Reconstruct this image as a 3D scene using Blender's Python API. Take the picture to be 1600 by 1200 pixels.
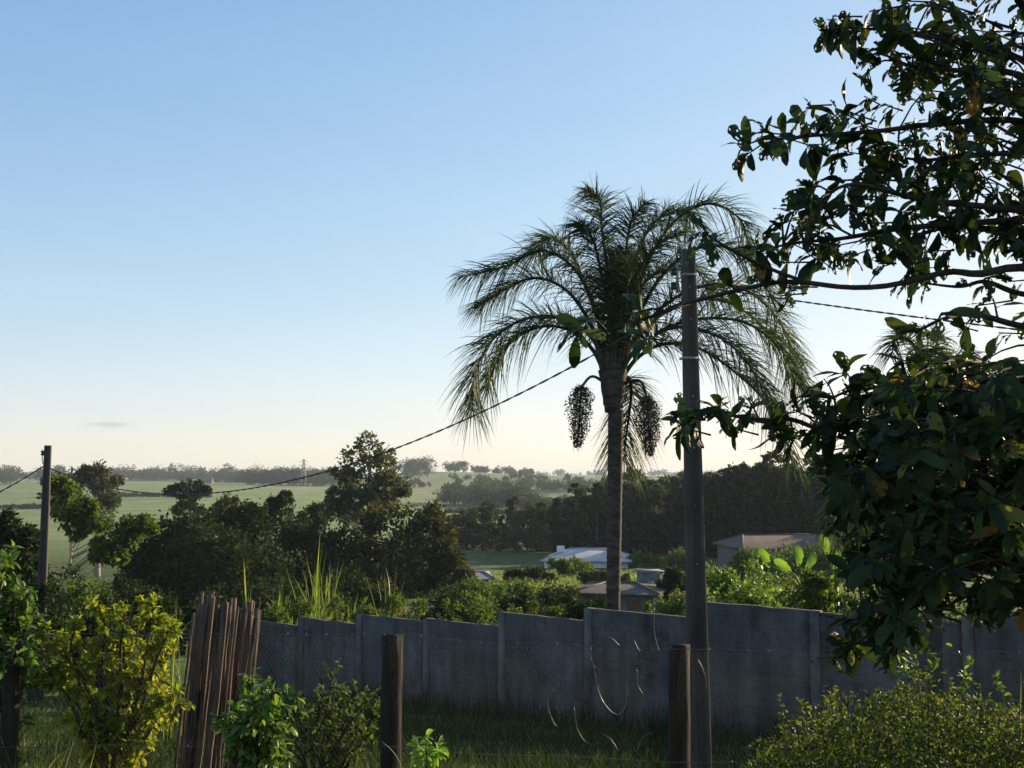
import bpy, math, random
import numpy as np
from mathutils import Matrix, Vector

for o in list(bpy.data.objects):
    bpy.data.objects.remove(o)
scene = bpy.context.scene
COL = scene.collection
R = math.radians

# ------------------------------------------------------------------ camera
F = 1716.0                     # focal length in photo pixels (1600 wide)
PITCH = math.atan(145.0 / F)   # horizon at row 745 of 1200
cam_d = bpy.data.cameras.new('camera')
cam = bpy.data.objects.new('camera', cam_d)
COL.objects.link(cam)
cam_d.sensor_width = 36.0
cam_d.lens = 36.0 * F / 1600.0
cam_d.clip_start = 0.05
cam_d.clip_end = 40000.0
cam.location = (0, 0, 0)
cam.rotation_euler = (R(90) + PITCH, 0, 0)
scene.camera = cam

# ------------------------------------------------------------------ sky, sun, exposure
SUN_AZ = R(51)       # clockwise from +Y (to the right, beyond the scene)
SUN_EL = R(14)
world = bpy.data.worlds.new('World')
scene.world = world
world.use_nodes = True
wn = world.node_tree
wn.nodes.clear()
w_out = wn.nodes.new('ShaderNodeOutputWorld')
w_bg = wn.nodes.new('ShaderNodeBackground')
w_sky = wn.nodes.new('ShaderNodeTexSky')
w_sky.sky_type = 'NISHITA'
w_sky.sun_disc = False
w_sky.sun_elevation = SUN_EL
w_sky.sun_rotation = SUN_AZ
w_sky.altitude = 600
w_sky.air_density = 1.0
w_sky.dust_density = 0.5
w_sky.ozone_density = 1.0
w_bg.inputs['Strength'].default_value = 0.15
# the phone's colour response: a little more saturation, soft shoulder on the brightest sky, white balance
w_dot = wn.nodes.new('ShaderNodeVectorMath'); w_dot.operation = 'DOT_PRODUCT'
w_dot.inputs[1].default_value = (0.2126 * -0.15, 0.7152 * -0.15, 0.0722 * -0.15)
w_sat = wn.nodes.new('ShaderNodeVectorMath'); w_sat.operation = 'MULTIPLY_ADD'
w_sat.inputs[1].default_value = (1.15, 1.15, 1.15)
w_den = wn.nodes.new('ShaderNodeVectorMath'); w_den.operation = 'MULTIPLY_ADD'
w_den.inputs[1].default_value = (0.135, 0.195, 0.375)
w_den.inputs[2].default_value = (1, 1, 1)
w_div0 = wn.nodes.new('ShaderNodeVectorMath'); w_div0.operation = 'DIVIDE'
w_div = wn.nodes.new('ShaderNodeVectorMath'); w_div.operation = 'MULTIPLY'
w_div.inputs[1].default_value = (0.84, 0.985, 1.57)
wn.links.new(w_sky.outputs[0], w_dot.inputs[0])
wn.links.new(w_sky.outputs[0], w_sat.inputs[0])
wn.links.new(w_dot.outputs['Value'], w_sat.inputs[2])
wn.links.new(w_sat.outputs[0], w_den.inputs[0])
wn.links.new(w_sat.outputs[0], w_div0.inputs[0])
wn.links.new(w_den.outputs[0], w_div0.inputs[1])
wn.links.new(w_div0.outputs[0], w_div.inputs[0])
# a thin grey cloud streak low over the left fields
w_tc = wn.nodes.new('ShaderNodeTexCoord')
w_map = wn.nodes.new('ShaderNodeMapping'); w_map.vector_type = 'POINT'
cl_d = Vector(((172 - 800) / F, 1.0, (745 - 664) / F)).normalized()
w_sub = wn.nodes.new('ShaderNodeVectorMath'); w_sub.operation = 'SUBTRACT'
w_sub.inputs[1].default_value = cl_d
wn.links.new(w_tc.outputs['Generated'], w_sub.inputs[0])
w_scl = wn.nodes.new('ShaderNodeVectorMath'); w_scl.operation = 'MULTIPLY'
w_scl.inputs[1].default_value = (1 / 0.024, 1 / 0.05, 1 / 0.0042)
wn.links.new(w_sub.outputs[0], w_scl.inputs[0])
w_nz = wn.nodes.new('ShaderNodeTexNoise'); w_nz.inputs['Scale'].default_value = 1.6; w_nz.inputs['Detail'].default_value = 4
wn.links.new(w_scl.outputs[0], w_nz.inputs['Vector'])
w_len = wn.nodes.new('ShaderNodeVectorMath'); w_len.operation = 'LENGTH'
wn.links.new(w_scl.outputs[0], w_len.inputs[0])
w_add = wn.nodes.new('ShaderNodeMath'); w_add.operation = 'MULTIPLY_ADD'
w_add.inputs[1].default_value = 1.4
wn.links.new(w_nz.outputs['Fac'], w_add.inputs[0]); wn.links.new(w_len.outputs['Value'], w_add.inputs[2])
w_mr = wn.nodes.new('ShaderNodeMapRange'); w_mr.interpolation_type = 'SMOOTHSTEP'
w_mr.inputs[1].default_value = 0.7; w_mr.inputs[2].default_value = 1.75; w_mr.inputs[3].default_value = 0.80; w_mr.inputs[4].default_value = 1.0
wn.links.new(w_add.outputs[0], w_mr.inputs[0])
w_cl = wn.nodes.new('ShaderNodeVectorMath'); w_cl.operation = 'SCALE'
w_ms = wn.nodes.new('ShaderNodeMapping'); w_ms.inputs['Scale'].default_value = (2.2, 2.2, 16.0)
w_n2 = wn.nodes.new('ShaderNodeTexNoise'); w_n2.inputs['Scale'].default_value = 1.5; w_n2.inputs['Detail'].default_value = 5
w_m2 = wn.nodes.new('ShaderNodeMapRange'); w_m2.inputs[1].default_value = 0.3; w_m2.inputs[2].default_value = 0.7; w_m2.inputs[3].default_value = 0.985; w_m2.inputs[4].default_value = 1.015
w_mm = wn.nodes.new('ShaderNodeMath'); w_mm.operation = 'MULTIPLY'
wn.links.new(w_tc.outputs['Generated'], w_ms.inputs[0]); wn.links.new(w_ms.outputs[0], w_n2.inputs['Vector'])
wn.links.new(w_n2.outputs['Fac'], w_m2.inputs[0]); wn.links.new(w_m2.outputs[0], w_mm.inputs[0]); wn.links.new(w_mr.outputs[0], w_mm.inputs[1])
wn.links.new(w_div.outputs[0], w_cl.inputs[0]); wn.links.new(w_mm.outputs[0], w_cl.inputs['Scale'])
wn.links.new(w_cl.outputs[0], w_bg.inputs['Color'])
wn.links.new(w_bg.outputs[0], w_out.inputs['Surface'])

sun_d = bpy.data.lights.new('sun', 'SUN')
sun_d.energy = 5.0
sun_d.angle = R(0.5)
sun_d.color = (1.0, 0.79, 0.50)
sun = bpy.data.objects.new('sun', sun_d)
COL.objects.link(sun)
sun_dir = Vector((math.sin(SUN_AZ) * math.cos(SUN_EL), math.cos(SUN_AZ) * math.cos(SUN_EL), math.sin(SUN_EL)))
sun.rotation_euler = sun_dir.to_track_quat('Z', 'Y').to_euler()
sun.location = (30, 20, 40)

vs = scene.view_settings
vs.view_transform = 'Standard'
vs.look = 'None'
vs.gamma = 1.0
vs.use_curve_mapping = False
vs.exposure = 1.16
scene.render.engine = 'CYCLES'
scene.cycles.max_bounces = 8
scene.cycles.diffuse_bounces = 3
scene.cycles.transmission_bounces = 6
scene.cycles.transparent_max_bounces = 8
scene.cycles.volume_bounces = 0

# ------------------------------------------------------------------ helpers
rnd = random.Random(7)
rng = np.random.default_rng(11)
SP, CP = math.sin(PITCH), math.cos(PITCH)


def at(px, py, Y):
    """world point whose picture position is (px, py) in the photograph at distance Y"""
    x = (px - 800.0) / F
    v = (600.0 - py) / F
    fy = CP - v * SP
    fz = SP + v * CP
    k = Y / fy
    return np.array((x * k, Y, fz * k))


def smooth_interp(t, xs, ys):
    return np.interp(t, xs, ys)


GY = [-60, 0, 3, 5, 6.4, 10, 17, 26, 36, 60, 80, 110, 150, 200, 300, 450, 700, 1000, 1500, 2000, 3000, 6000, 14000]
GZ = [-1.6, -1.75, -1.9, -2.25, -2.5, -3.25, -4.6, -6.0, -6.9, -8.4, -9.5, -10.9, -12.9, -15.2, -17.5, -17, -13, -8.5, -4, -2.5, -6, -24, -60]


def ground_z(x, y):
    x = np.asarray(x, float)
    y = np.asarray(y, float)
    z = np.interp(y, GY, GZ)
    k = np.clip((y - 40) / 500, 0, 1)
    z = z + k * (2.6 * np.sin(x / 140.0 + 1.0) * np.cos(y / 210.0) + 1.8 * np.sin(x / 71.0 + y / 160.0))
    kf = np.clip((y - 500) / 900, 0, 1) * np.clip((9000 - y) / 6000, 0, 1)
    z = z + kf * (4.0 * np.sin(x / 420.0 + 0.6) + 3.0 * np.sin(x / 230.0 - y / 500.0))
    z = z + 6 * np.exp(-((x + 95) / 150.0) ** 2 - ((y - 1500) / 420.0) ** 2)
    z = z + 0.5 * np.exp(-((x + 560) / 260.0) ** 2 - ((y - 1400) / 420.0) ** 2)
    z = z + 0.05 * np.clip(y / 20, 0.2, 3) * np.sin(x * 1.3 + 0.5 * y) * np.cos(y * 0.9)
    return z


def gz(x, y):
    return float(ground_z(x, y))


class MB:
    """collects shapes; build() links them as ONE mesh object"""
    def __init__(self):
        self.v = []
        self.f = []
        self.n = 0

    def add(self, v, f):
        v = np.asarray(v, float).reshape(-1, 3)
        f = np.asarray(f, int)
        self.v.append(v)
        self.f.append(f + self.n)
        self.n += len(v)
        return self

    def box(self, c, s, rz=0.0, taper=1.0):
        c = np.asarray(c, float)
        sx, sy, sz = np.asarray(s, float) / 2
        v = np.array([(-sx, -sy, -sz), (sx, -sy, -sz), (sx, sy, -sz), (-sx, sy, -sz),
                      (-sx * taper, -sy * taper, sz), (sx * taper, -sy * taper, sz), (sx * taper, sy * taper, sz), (-sx * taper, sy * taper, sz)])
        ca, sa = math.cos(rz), math.sin(rz)
        v = np.stack([v[:, 0] * ca - v[:, 1] * sa, v[:, 0] * sa + v[:, 1] * ca, v[:, 2]], 1) + c
        return self.add(v, [(0, 3, 2, 1), (4, 5, 6, 7), (0, 1, 5, 4), (1, 2, 6, 5), (2, 3, 7, 6), (3, 0, 4, 7)])

    def tube(self, pts, rad, sides=6, cap=True):
        pts = np.asarray(pts, float)
        n = len(pts)
        rad = np.broadcast_to(np.asarray(rad, float), (n,))
        tan = np.gradient(pts, axis=0)
        tan /= np.linalg.norm(tan, axis=1, keepdims=True) + 1e-12
        ref = np.array((0.0, 0, 1)) if abs(tan[:, 2]).mean() < 0.8 else np.array((1.0, 0, 0))
        u = np.cross(tan, ref)
        u /= np.linalg.norm(u, axis=1, keepdims=True) + 1e-12
        w = np.cross(tan, u)
        a = np.arange(sides) * 2 * math.pi / sides
        ring = u[:, None, :] * np.cos(a)[None, :, None] + w[:, None, :] * np.sin(a)[None, :, None]
        v = (pts[:, None, :] + ring * rad[:, None, None]).reshape(-1, 3)
        i = np.arange(n - 1)[:, None] * sides
        j = np.arange(sides)[None, :]
        k = (j + 1) % sides
        f = np.stack([i + j, i + k, i + sides + k, i + sides + j], -1).reshape(-1, 4)
        self.add(v, f)
        if cap:
            self.f.append(np.array([list(range(sides))[::-1]]) + self.n - len(v))
            self.f.append(np.array([list(range(sides))]) + self.n - sides)
        return self

    def build(self, name, mat, parent=None, smooth=False):
        return link_mesh(name, self.mesh(name, mat, parent, smooth), parent)

    def mesh(self, name, mat, parent=None, smooth=False, origin=None):
        v = np.concatenate(self.v)
        if origin is None:
            origin = WORLD[parent.name] if parent is not None else (0, 0, 0)
        v = v - np.asarray(origin)
        loops = np.concatenate([f.ravel() for f in self.f])
        tot = np.concatenate([np.full(len(f), f.shape[1]) for f in self.f])
        start = np.concatenate([[0], np.cumsum(tot)[:-1]])
        me = bpy.data.meshes.new(name)
        me.vertices.add(len(v))
        me.vertices.foreach_set('co', v.ravel())
        me.loops.add(len(loops))
        me.loops.foreach_set('vertex_index', loops.astype(np.int32))
        me.polygons.add(len(tot))
        me.polygons.foreach_set('loop_start', start.astype(np.int32))
        me.polygons.foreach_set('loop_total', tot.astype(np.int32))
        if smooth:
            me.polygons.foreach_set('use_smooth', np.ones(len(tot), bool))
        me.update(calc_edges=True)
        me.materials.append(mat)
        return me


WORLD = {}


def link_mesh(name, me, parent=None):
    o = bpy.data.objects.new(name, me)
    COL.objects.link(o)
    if parent is not None:
        o.parent = parent
        WORLD[o.name] = WORLD[parent.name]
    else:
        WORLD[o.name] = np.zeros(3)
    return o


def tag(o, label=None, cat=None, group=None, kind=None):
    if label:
        o['label'] = label
    if cat:
        o['category'] = cat
    if group:
        o['group'] = group
    if kind:
        o['kind'] = kind
    return o


def thing(name, loc, label, cat, group=None):
    o = bpy.data.objects.new(name, None)
    COL.objects.link(o)
    o.empty_display_size = 0.2
    o.location = tuple(float(c) for c in loc)
    WORLD[o.name] = np.asarray(loc, float)
    return tag(o, label, cat, group)


def copy_tree(o, parent=None):
    c = o.copy()
    COL.objects.link(c)
    if parent is not None:
        c.parent = parent
    for ch in list(o.children):
        copy_tree(ch, c)
    return c


def spline(pts, n):
    """Catmull-Rom through pts"""
    p = np.asarray(pts, float)
    p = np.vstack([2 * p[0] - p[1], p, 2 * p[-1] - p[-2]])
    t = np.linspace(0, len(p) - 3 - 1e-9, n)
    i = t.astype(int)
    u = (t - i)[:, None]
    a, b, c, d = p[i], p[i + 1], p[i + 2], p[i + 3]
    return 0.5 * (2 * b + (c - a) * u + (2 * a - 5 * b + 4 * c - d) * u ** 2 + (3 * b - a - 3 * c + d) * u ** 3)


def unit(v):
    v = np.asarray(v, float)
    return v / (np.linalg.norm(v, axis=-1, keepdims=True) + 1e-12)


def frames(d, nrm):
    """columns: side, axis, normal"""
    d = unit(d)
    s = unit(np.cross(d, nrm))
    n = np.cross(s, d)
    return np.stack([s, d, n], -1)


def scatter(mb, tv, tf, pos, M, sc):
    """put a leaf template at every pos with frame M and scale sc"""
    tv = np.asarray(tv, float)
    v = np.einsum('nij,vj->nvi', M, tv) * np.asarray(sc)[:, None, None] + pos[:, None, :]
    n, k = len(pos), len(tv)
    f = (np.asarray(tf)[None] + (np.arange(n) * k)[:, None, None]).reshape(-1, len(tf[0]))
    mb.add(v.reshape(-1, 3), f)


RH_V = np.array([(0, 0, 0), (0.30, 0.45, 0.06), (0, 1, -0.08), (-0.30, 0.45, 0.06)])     # small leaf, four corners
RH_F = np.array([(0, 1, 2, 3)])


def rand_dirs(n):
    return unit(rng.normal(size=(n, 3)))


def foliage(mb, clumps, per, leaf, squash=0.8, sub=12, droop=0.0, aspect=1.0):
    """leaf clumps through the volume of each (centre, radius)"""
    for c, r in clumps:
        c = np.asarray(c, float)
        m = sub
        sc = rand_dirs(m) * (r * rng.uniform(0.45, 0.98, (m, 1)))
        sc[:, 2] *= squash
        n = int(per * rng.uniform(0.85, 1.15))
        k = rng.integers(0, m, n)
        p = sc[k] + rng.normal(size=(n, 3)) * r * 0.20
        out = unit(p + rng.normal(size=(n, 3)) * r * 0.25)
        d = unit(out + rand_dirs(n) * 0.9 + np.array((0, 0, -droop)))
        nr = unit(rand_dirs(n) + np.array((0, 0, 0.8)) + out * 0.4)
        tv = RH_V * np.array((aspect, 1, 1))
        scatter(mb, tv, RH_F, p + c, frames(d, nr), leaf * rng.uniform(0.6, 1.35, n))


# ------------------------------------------------------------------ materials
def new_mat(name):
    m = bpy.data.materials.new(name)
    m.use_nodes = True
    nt = m.node_tree
    nt.nodes.clear()
    out = nt.nodes.new('ShaderNodeOutputMaterial')
    return m, nt, out


def leaf_mat(name, cols, transl=0.42, rough=0.5, tint=(1.25, 1.3, 0.55), spec=0.35):
    """cols: list of (position, rgb) ramp over a random value per leaf"""
    m, nt, out = new_mat(name)
    N = nt.nodes.new
    geo = N('ShaderNodeNewGeometry')
    oi = N('ShaderNodeObjectInfo')
    add = N('ShaderNodeMath'); add.operation = 'ADD'
    fr = N('ShaderNodeMath'); fr.operation = 'FRACT'
    nt.links.new(geo.outputs['Random Per Island'], add.inputs[0])
    nt.links.new(oi.outputs['Random'], add.inputs[1])
    nt.links.new(add.outputs[0], fr.inputs[0])
    ramp = N('ShaderNodeValToRGB')
    cr = ramp.color_ramp
    while len(cr.elements) < len(cols):
        cr.elements.new(0.5)
    for e, (p, c) in zip(cr.elements, cols):
        e.position = p
        e.color = (*c, 1)
    nt.links.new(fr.outputs[0], ramp.inputs[0])
    pb = N('ShaderNodeBsdfPrincipled')
    pb.inputs['Roughness'].default_value = rough
    pb.inputs['Specular IOR Level'].default_value = spec
    nt.links.new(ramp.outputs[0], pb.inputs['Base Color'])
    mul = N('ShaderNodeMix'); mul.data_type = 'RGBA'; mul.blend_type = 'MULTIPLY'
    mul.inputs[0].default_value = 1.0
    nt.links.new(ramp.outputs[0], mul.inputs[6])
    mul.inputs[7].default_value = (*tint, 1)
    tr = N('ShaderNodeBsdfTranslucent')
    nt.links.new(mul.outputs[2], tr.inputs['Color'])
    mix = N('ShaderNodeMixShader')
    mix.inputs[0].default_value = transl
    nt.links.new(pb.outputs[0], mix.inputs[1])
    nt.links.new(tr.outputs[0], mix.inputs[2])
    nt.links.new(mix.outputs[0], out.inputs['Surface'])
    return m


def rough_mat(name, c1, c2, scale=6.0, stretch=(1, 1, 1), rough=0.9, bump=0.3, detail=6.0, contrast=(0.35, 0.65), bump_dist=0.02):
    m, nt, out = new_mat(name)
    N = nt.nodes.new
    tc = N('ShaderNodeTexCoord')
    mp = N('ShaderNodeMapping')
    mp.inputs['Scale'].default_value = stretch
    nt.links.new(tc.outputs['Object'], mp.inputs[0])
    nz = N('ShaderNodeTexNoise')
    nz.inputs['Scale'].default_value = scale
    nz.inputs['Detail'].default_value = detail
    nz.inputs['Roughness'].default_value = 0.65
    nt.links.new(mp.outputs[0], nz.inputs['Vector'])
    ramp = N('ShaderNodeValToRGB')
    ramp.color_ramp.elements[0].position = contrast[0]
    ramp.color_ramp.elements[1].position = contrast[1]
    ramp.color_ramp.elements[0].color = (*c1, 1)
    ramp.color_ramp.elements[1].color = (*c2, 1)
    nt.links.new(nz.outputs['Fac'], ramp.inputs[0])
    pb = N('ShaderNodeBsdfPrincipled')
    pb.inputs['Roughness'].default_value = rough
    pb.inputs['Specular IOR Level'].default_value = 0.25
    nt.links.new(ramp.outputs[0], pb.inputs['Base Color'])
    if bump:
        bp = N('ShaderNodeBump')
        bp.inputs['Strength'].default_value = bump
        bp.inputs['Distance'].default_value = bump_dist
        nt.links.new(nz.outputs['Fac'], bp.inputs['Height'])
        nt.links.new(bp.outputs[0], pb.inputs['Normal'])
    nt.links.new(pb.outputs[0], out.inputs['Surface'])
    return m


M = {}
M['bark'] = rough_mat('bark', (0.045, 0.035, 0.026), (0.13, 0.10, 0.075), 5, (1, 1, 0.25), bump=0.6)
M['pale_bark'] = rough_mat('pale_bark', (0.20, 0.16, 0.12), (0.42, 0.36, 0.29), 4, (1, 1, 0.2), bump=0.4)
M['twig'] = rough_mat('twig', (0.02, 0.016, 0.012), (0.055, 0.042, 0.032), 30, bump=0.3)
M['palm_bark'] = rough_mat('palm_bark', (0.024, 0.020, 0.017), (0.085, 0.070, 0.058), 3.5, (1, 1, 3), bump=0.6)
M['old_wood'] = rough_mat('old_wood', (0.012, 0.009, 0.007), (0.045, 0.031, 0.024), 14, (1, 1, 0.12), bump=0.9)
M['stake_wood'] = rough_mat('stake_wood', (0.026, 0.019, 0.015), (0.15, 0.105, 0.078), 16, (1, 1, 0.10), bump=0.7)
M['pole'] = rough_mat('pole', (0.035, 0.030, 0.028), (0.085, 0.074, 0.066), 2.2, (1, 1, 0.3), bump=0.4)
M['wire'] = rough_mat('wire', (0.05, 0.048, 0.045), (0.13, 0.12, 0.11), 20, bump=0, rough=0.45)
M['mesh_wire'] = rough_mat('mesh_wire', (0.02, 0.02, 0.019), (0.06, 0.056, 0.05), 20, bump=0, rough=0.6)
M['cable'] = rough_mat('cable', (0.03, 0.03, 0.032), (0.06, 0.06, 0.06), 10, bump=0, rough=0.6)
M['metal'] = rough_mat('metal', (0.14, 0.14, 0.145), (0.26, 0.26, 0.26), 8, bump=0.1, rough=0.55)
M['ceramic'] = rough_mat('ceramic', (0.03, 0.022, 0.018), (0.05, 0.035, 0.03), 8, bump=0, rough=0.3)

# leaves
M['tree_leaf'] = leaf_mat('tree_leaf', [(0, (0.010, 0.020, 0.008)), (0.5, (0.018, 0.035, 0.011)), (0.93, (0.034, 0.056, 0.015)), (0.985, (0.12, 0.12, 0.025)), (1.0, (0.20, 0.085, 0.02))], 0.32, 0.55, spec=.2)
M['palm_leaf'] = leaf_mat('palm_leaf', [(0, (0.020, 0.036, 0.022)), (0.6, (0.040, 0.064, 0.034)), (1.0, (0.095, 0.115, 0.05))], 0.34, 0.6, spec=.12)
M['palm_fruit'] = rough_mat('palm_fruit', (0.03, 0.022, 0.018), (0.09, 0.065, 0.04), 30, bump=0)
M['yellow_leaf'] = leaf_mat('yellow_leaf', [(0, (0.13, 0.18, 0.022)), (0.5, (0.22, 0.26, 0.030)), (0.85, (0.32, 0.32, 0.04)), (1.0, (0.42, 0.36, 0.05))], 0.55, 0.5, spec=.2)
M['fresh_leaf'] = leaf_mat('fresh_leaf', [(0, (0.05, 0.10, 0.018)), (0.6, (0.10, 0.18, 0.03)), (1.0, (0.19, 0.26, 0.05))], 0.45, 0.45)
M['hedge_leaf'] = leaf_mat('hedge_leaf', [(0, (0.024, 0.045, 0.010)), (0.6, (0.065, 0.095, 0.022)), (1.0, (0.21, 0.21, 0.05))], 0.40, 0.6, spec=.2)
M['shrub_leaf'] = leaf_mat('shrub_leaf', [(0, (0.04, 0.07, 0.018)), (0.6, (0.085, 0.13, 0.03)), (1.0, (0.17, 0.20, 0.06))], 0.42, 0.75, spec=.12)
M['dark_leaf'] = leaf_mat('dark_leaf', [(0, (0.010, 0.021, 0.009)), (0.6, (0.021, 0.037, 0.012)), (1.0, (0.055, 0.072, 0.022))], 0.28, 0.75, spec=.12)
M['gum_leaf'] = leaf_mat('gum_leaf', [(0, (0.040, 0.055, 0.030)), (0.6, (0.075, 0.090, 0.045)), (1.0, (0.14, 0.14, 0.070))], 0.32, 0.75, spec=.12)
M['brown_leaf'] = leaf_mat('brown_leaf', [(0, (0.022, 0.030, 0.014)), (0.6, (0.045, 0.052, 0.022)), (1.0, (0.13, 0.115, 0.045))], 0.34, 0.75, spec=.12)
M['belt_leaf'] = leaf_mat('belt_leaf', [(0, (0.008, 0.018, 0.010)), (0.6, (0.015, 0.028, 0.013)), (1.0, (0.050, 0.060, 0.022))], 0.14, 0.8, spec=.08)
M['far_leaf'] = leaf_mat('far_leaf', [(0, (0.022, 0.034, 0.018)), (1.0, (0.060, 0.075, 0.032))], 0.28, 0.8, spec=.1)
M['grass_blade'] = leaf_mat('grass_blade', [(0, (0.014, 0.028, 0.009)), (0.8, (0.035, 0.058, 0.015)), (1.0, (0.05, 0.062, 0.022))], 0.34, 0.85, spec=.08)
M['cane_blade'] = leaf_mat('cane_blade', [(0, (0.09, 0.15, 0.03)), (0.7, (0.17, 0.24, 0.05)), (1.0, (0.30, 0.25, 0.10))], 0.48, 0.5)
M['dry_blade'] = leaf_mat('dry_blade', [(0, (0.10, 0.12, 0.03)), (0.5, (0.20, 0.19, 0.06)), (1.0, (0.36, 0.28, 0.13))], 0.42, 0.6)
M['banana_leaf'] = leaf_mat('banana_leaf', [(0, (0.12, 0.24, 0.03)), (1.0, (0.20, 0.32, 0.05))], 0.55, 0.4)


def ground_mat():
    m, nt, out = new_mat('ground')
    N = nt.nodes.new
    L = nt.links.new
    geo = N('ShaderNodeNewGeometry')
    sep = N('ShaderNodeSeparateXYZ')
    L(geo.outputs['Position'], sep.inputs[0])
    # far fields: patches of cane at different ages
    vor = N('ShaderNodeTexVoronoi'); vor.inputs['Scale'].default_value = 1.0
    mp = N('ShaderNodeMapping'); mp.inputs['Scale'].default_value = (0.0038, 0.0020, 0.0)
    mp.inputs['Rotation'].default_value = (0, 0, 0.35)
    nzw = N('ShaderNodeTexNoise'); nzw.inputs['Scale'].default_value = 0.004
    addv = N('ShaderNodeVectorMath'); addv.operation = 'MULTIPLY_ADD'
    L(geo.outputs['Position'], nzw.inputs['Vector'])
    addv.inputs[1].default_value = (160, 160, 0)
    L(nzw.outputs['Color'], addv.inputs[0])
    L(geo.outputs['Position'], addv.inputs[2])
    L(addv.outputs[0], mp.inputs[0])
    L(mp.outputs[0], vor.inputs['Vector'])
    sepc = N('ShaderNodeSeparateColor')
    L(vor.outputs['Color'], sepc.inputs[0])
    fr = N('ShaderNodeValToRGB')
    e = fr.color_ramp.elements
    e[0].position = 0.0; e[0].color = (0.17, 0.215, 0.080, 1)
    e[1].position = 1.0; e[1].color = (0.26, 0.28, 0.125, 1)
    x = fr.color_ramp.elements.new(0.45); x.color = (0.21, 0.26, 0.095, 1)
    x = fr.color_ramp.elements.new(0.8); x.color = (0.16, 0.185, 0.085, 1)
    L(sepc.outputs[0], fr.inputs[0])
    nf = N('ShaderNodeTexNoise'); nf.inputs['Scale'].default_value = 0.06; nf.inputs['Detail'].default_value = 8
    L(geo.outputs['Position'], nf.inputs['Vector'])
    nfr = N('ShaderNodeMapRange'); nfr.inputs[1].default_value = 0.3; nfr.inputs[2].default_value = 0.7
    nfr.inputs[3].default_value = 0.72; nfr.inputs[4].default_value = 1.2
    L(nf.outputs['Fac'], nfr.inputs[0])
    fm = N('ShaderNodeVectorMath'); fm.operation = 'SCALE'
    L(fr.outputs[0], fm.inputs[0]); L(nfr.outputs[0], fm.inputs['Scale'])
    # near: rough grass and weeds
    nn = N('ShaderNodeTexNoise'); nn.inputs['Scale'].default_value = 0.9; nn.inputs['Detail'].default_value = 10
    L(geo.outputs['Position'], nn.inputs['Vector'])
    nr = N('ShaderNodeValToRGB')
    e = nr.color_ramp.elements
    e[0].position = 0.3; e[0].color = (0.025, 0.042, 0.014, 1)
    e[1].position = 0.7; e[1].color = (0.14, 0.16, 0.045, 1)
    x = nr.color_ramp.elements.new(0.52); x.color = (0.055, 0.085, 0.022, 1)
    L(nn.outputs['Fac'], nr.inputs[0])
    mr = N('ShaderNodeMapRange'); mr.inputs[1].default_value = 180; mr.inputs[2].default_value = 330
    L(sep.outputs['Y'], mr.inputs[0])
    mix = N('ShaderNodeMix'); mix.data_type = 'RGBA'
    L(mr.outputs[0], mix.inputs[0]); L(nr.outputs[0], mix.inputs[6]); L(fm.outputs[0], mix.inputs[7])
    pb = N('ShaderNodeBsdfPrincipled')
    pb.inputs['Roughness'].default_value = 1.0
    pb.inputs['Specular IOR Level'].default_value = 0.1
    L(mix.outputs[2], pb.inputs['Base Color'])
    bp = N('ShaderNodeBump'); bp.inputs['Strength'].default_value = 0.5; bp.inputs['Distance'].default_value = 0.12
    L(nn.outputs['Fac'], bp.inputs['Height']); L(bp.outputs[0], pb.inputs['Normal'])
    L(pb.outputs[0], out.inputs['Surface'])
    return m


M['ground'] = ground_mat()


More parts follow.
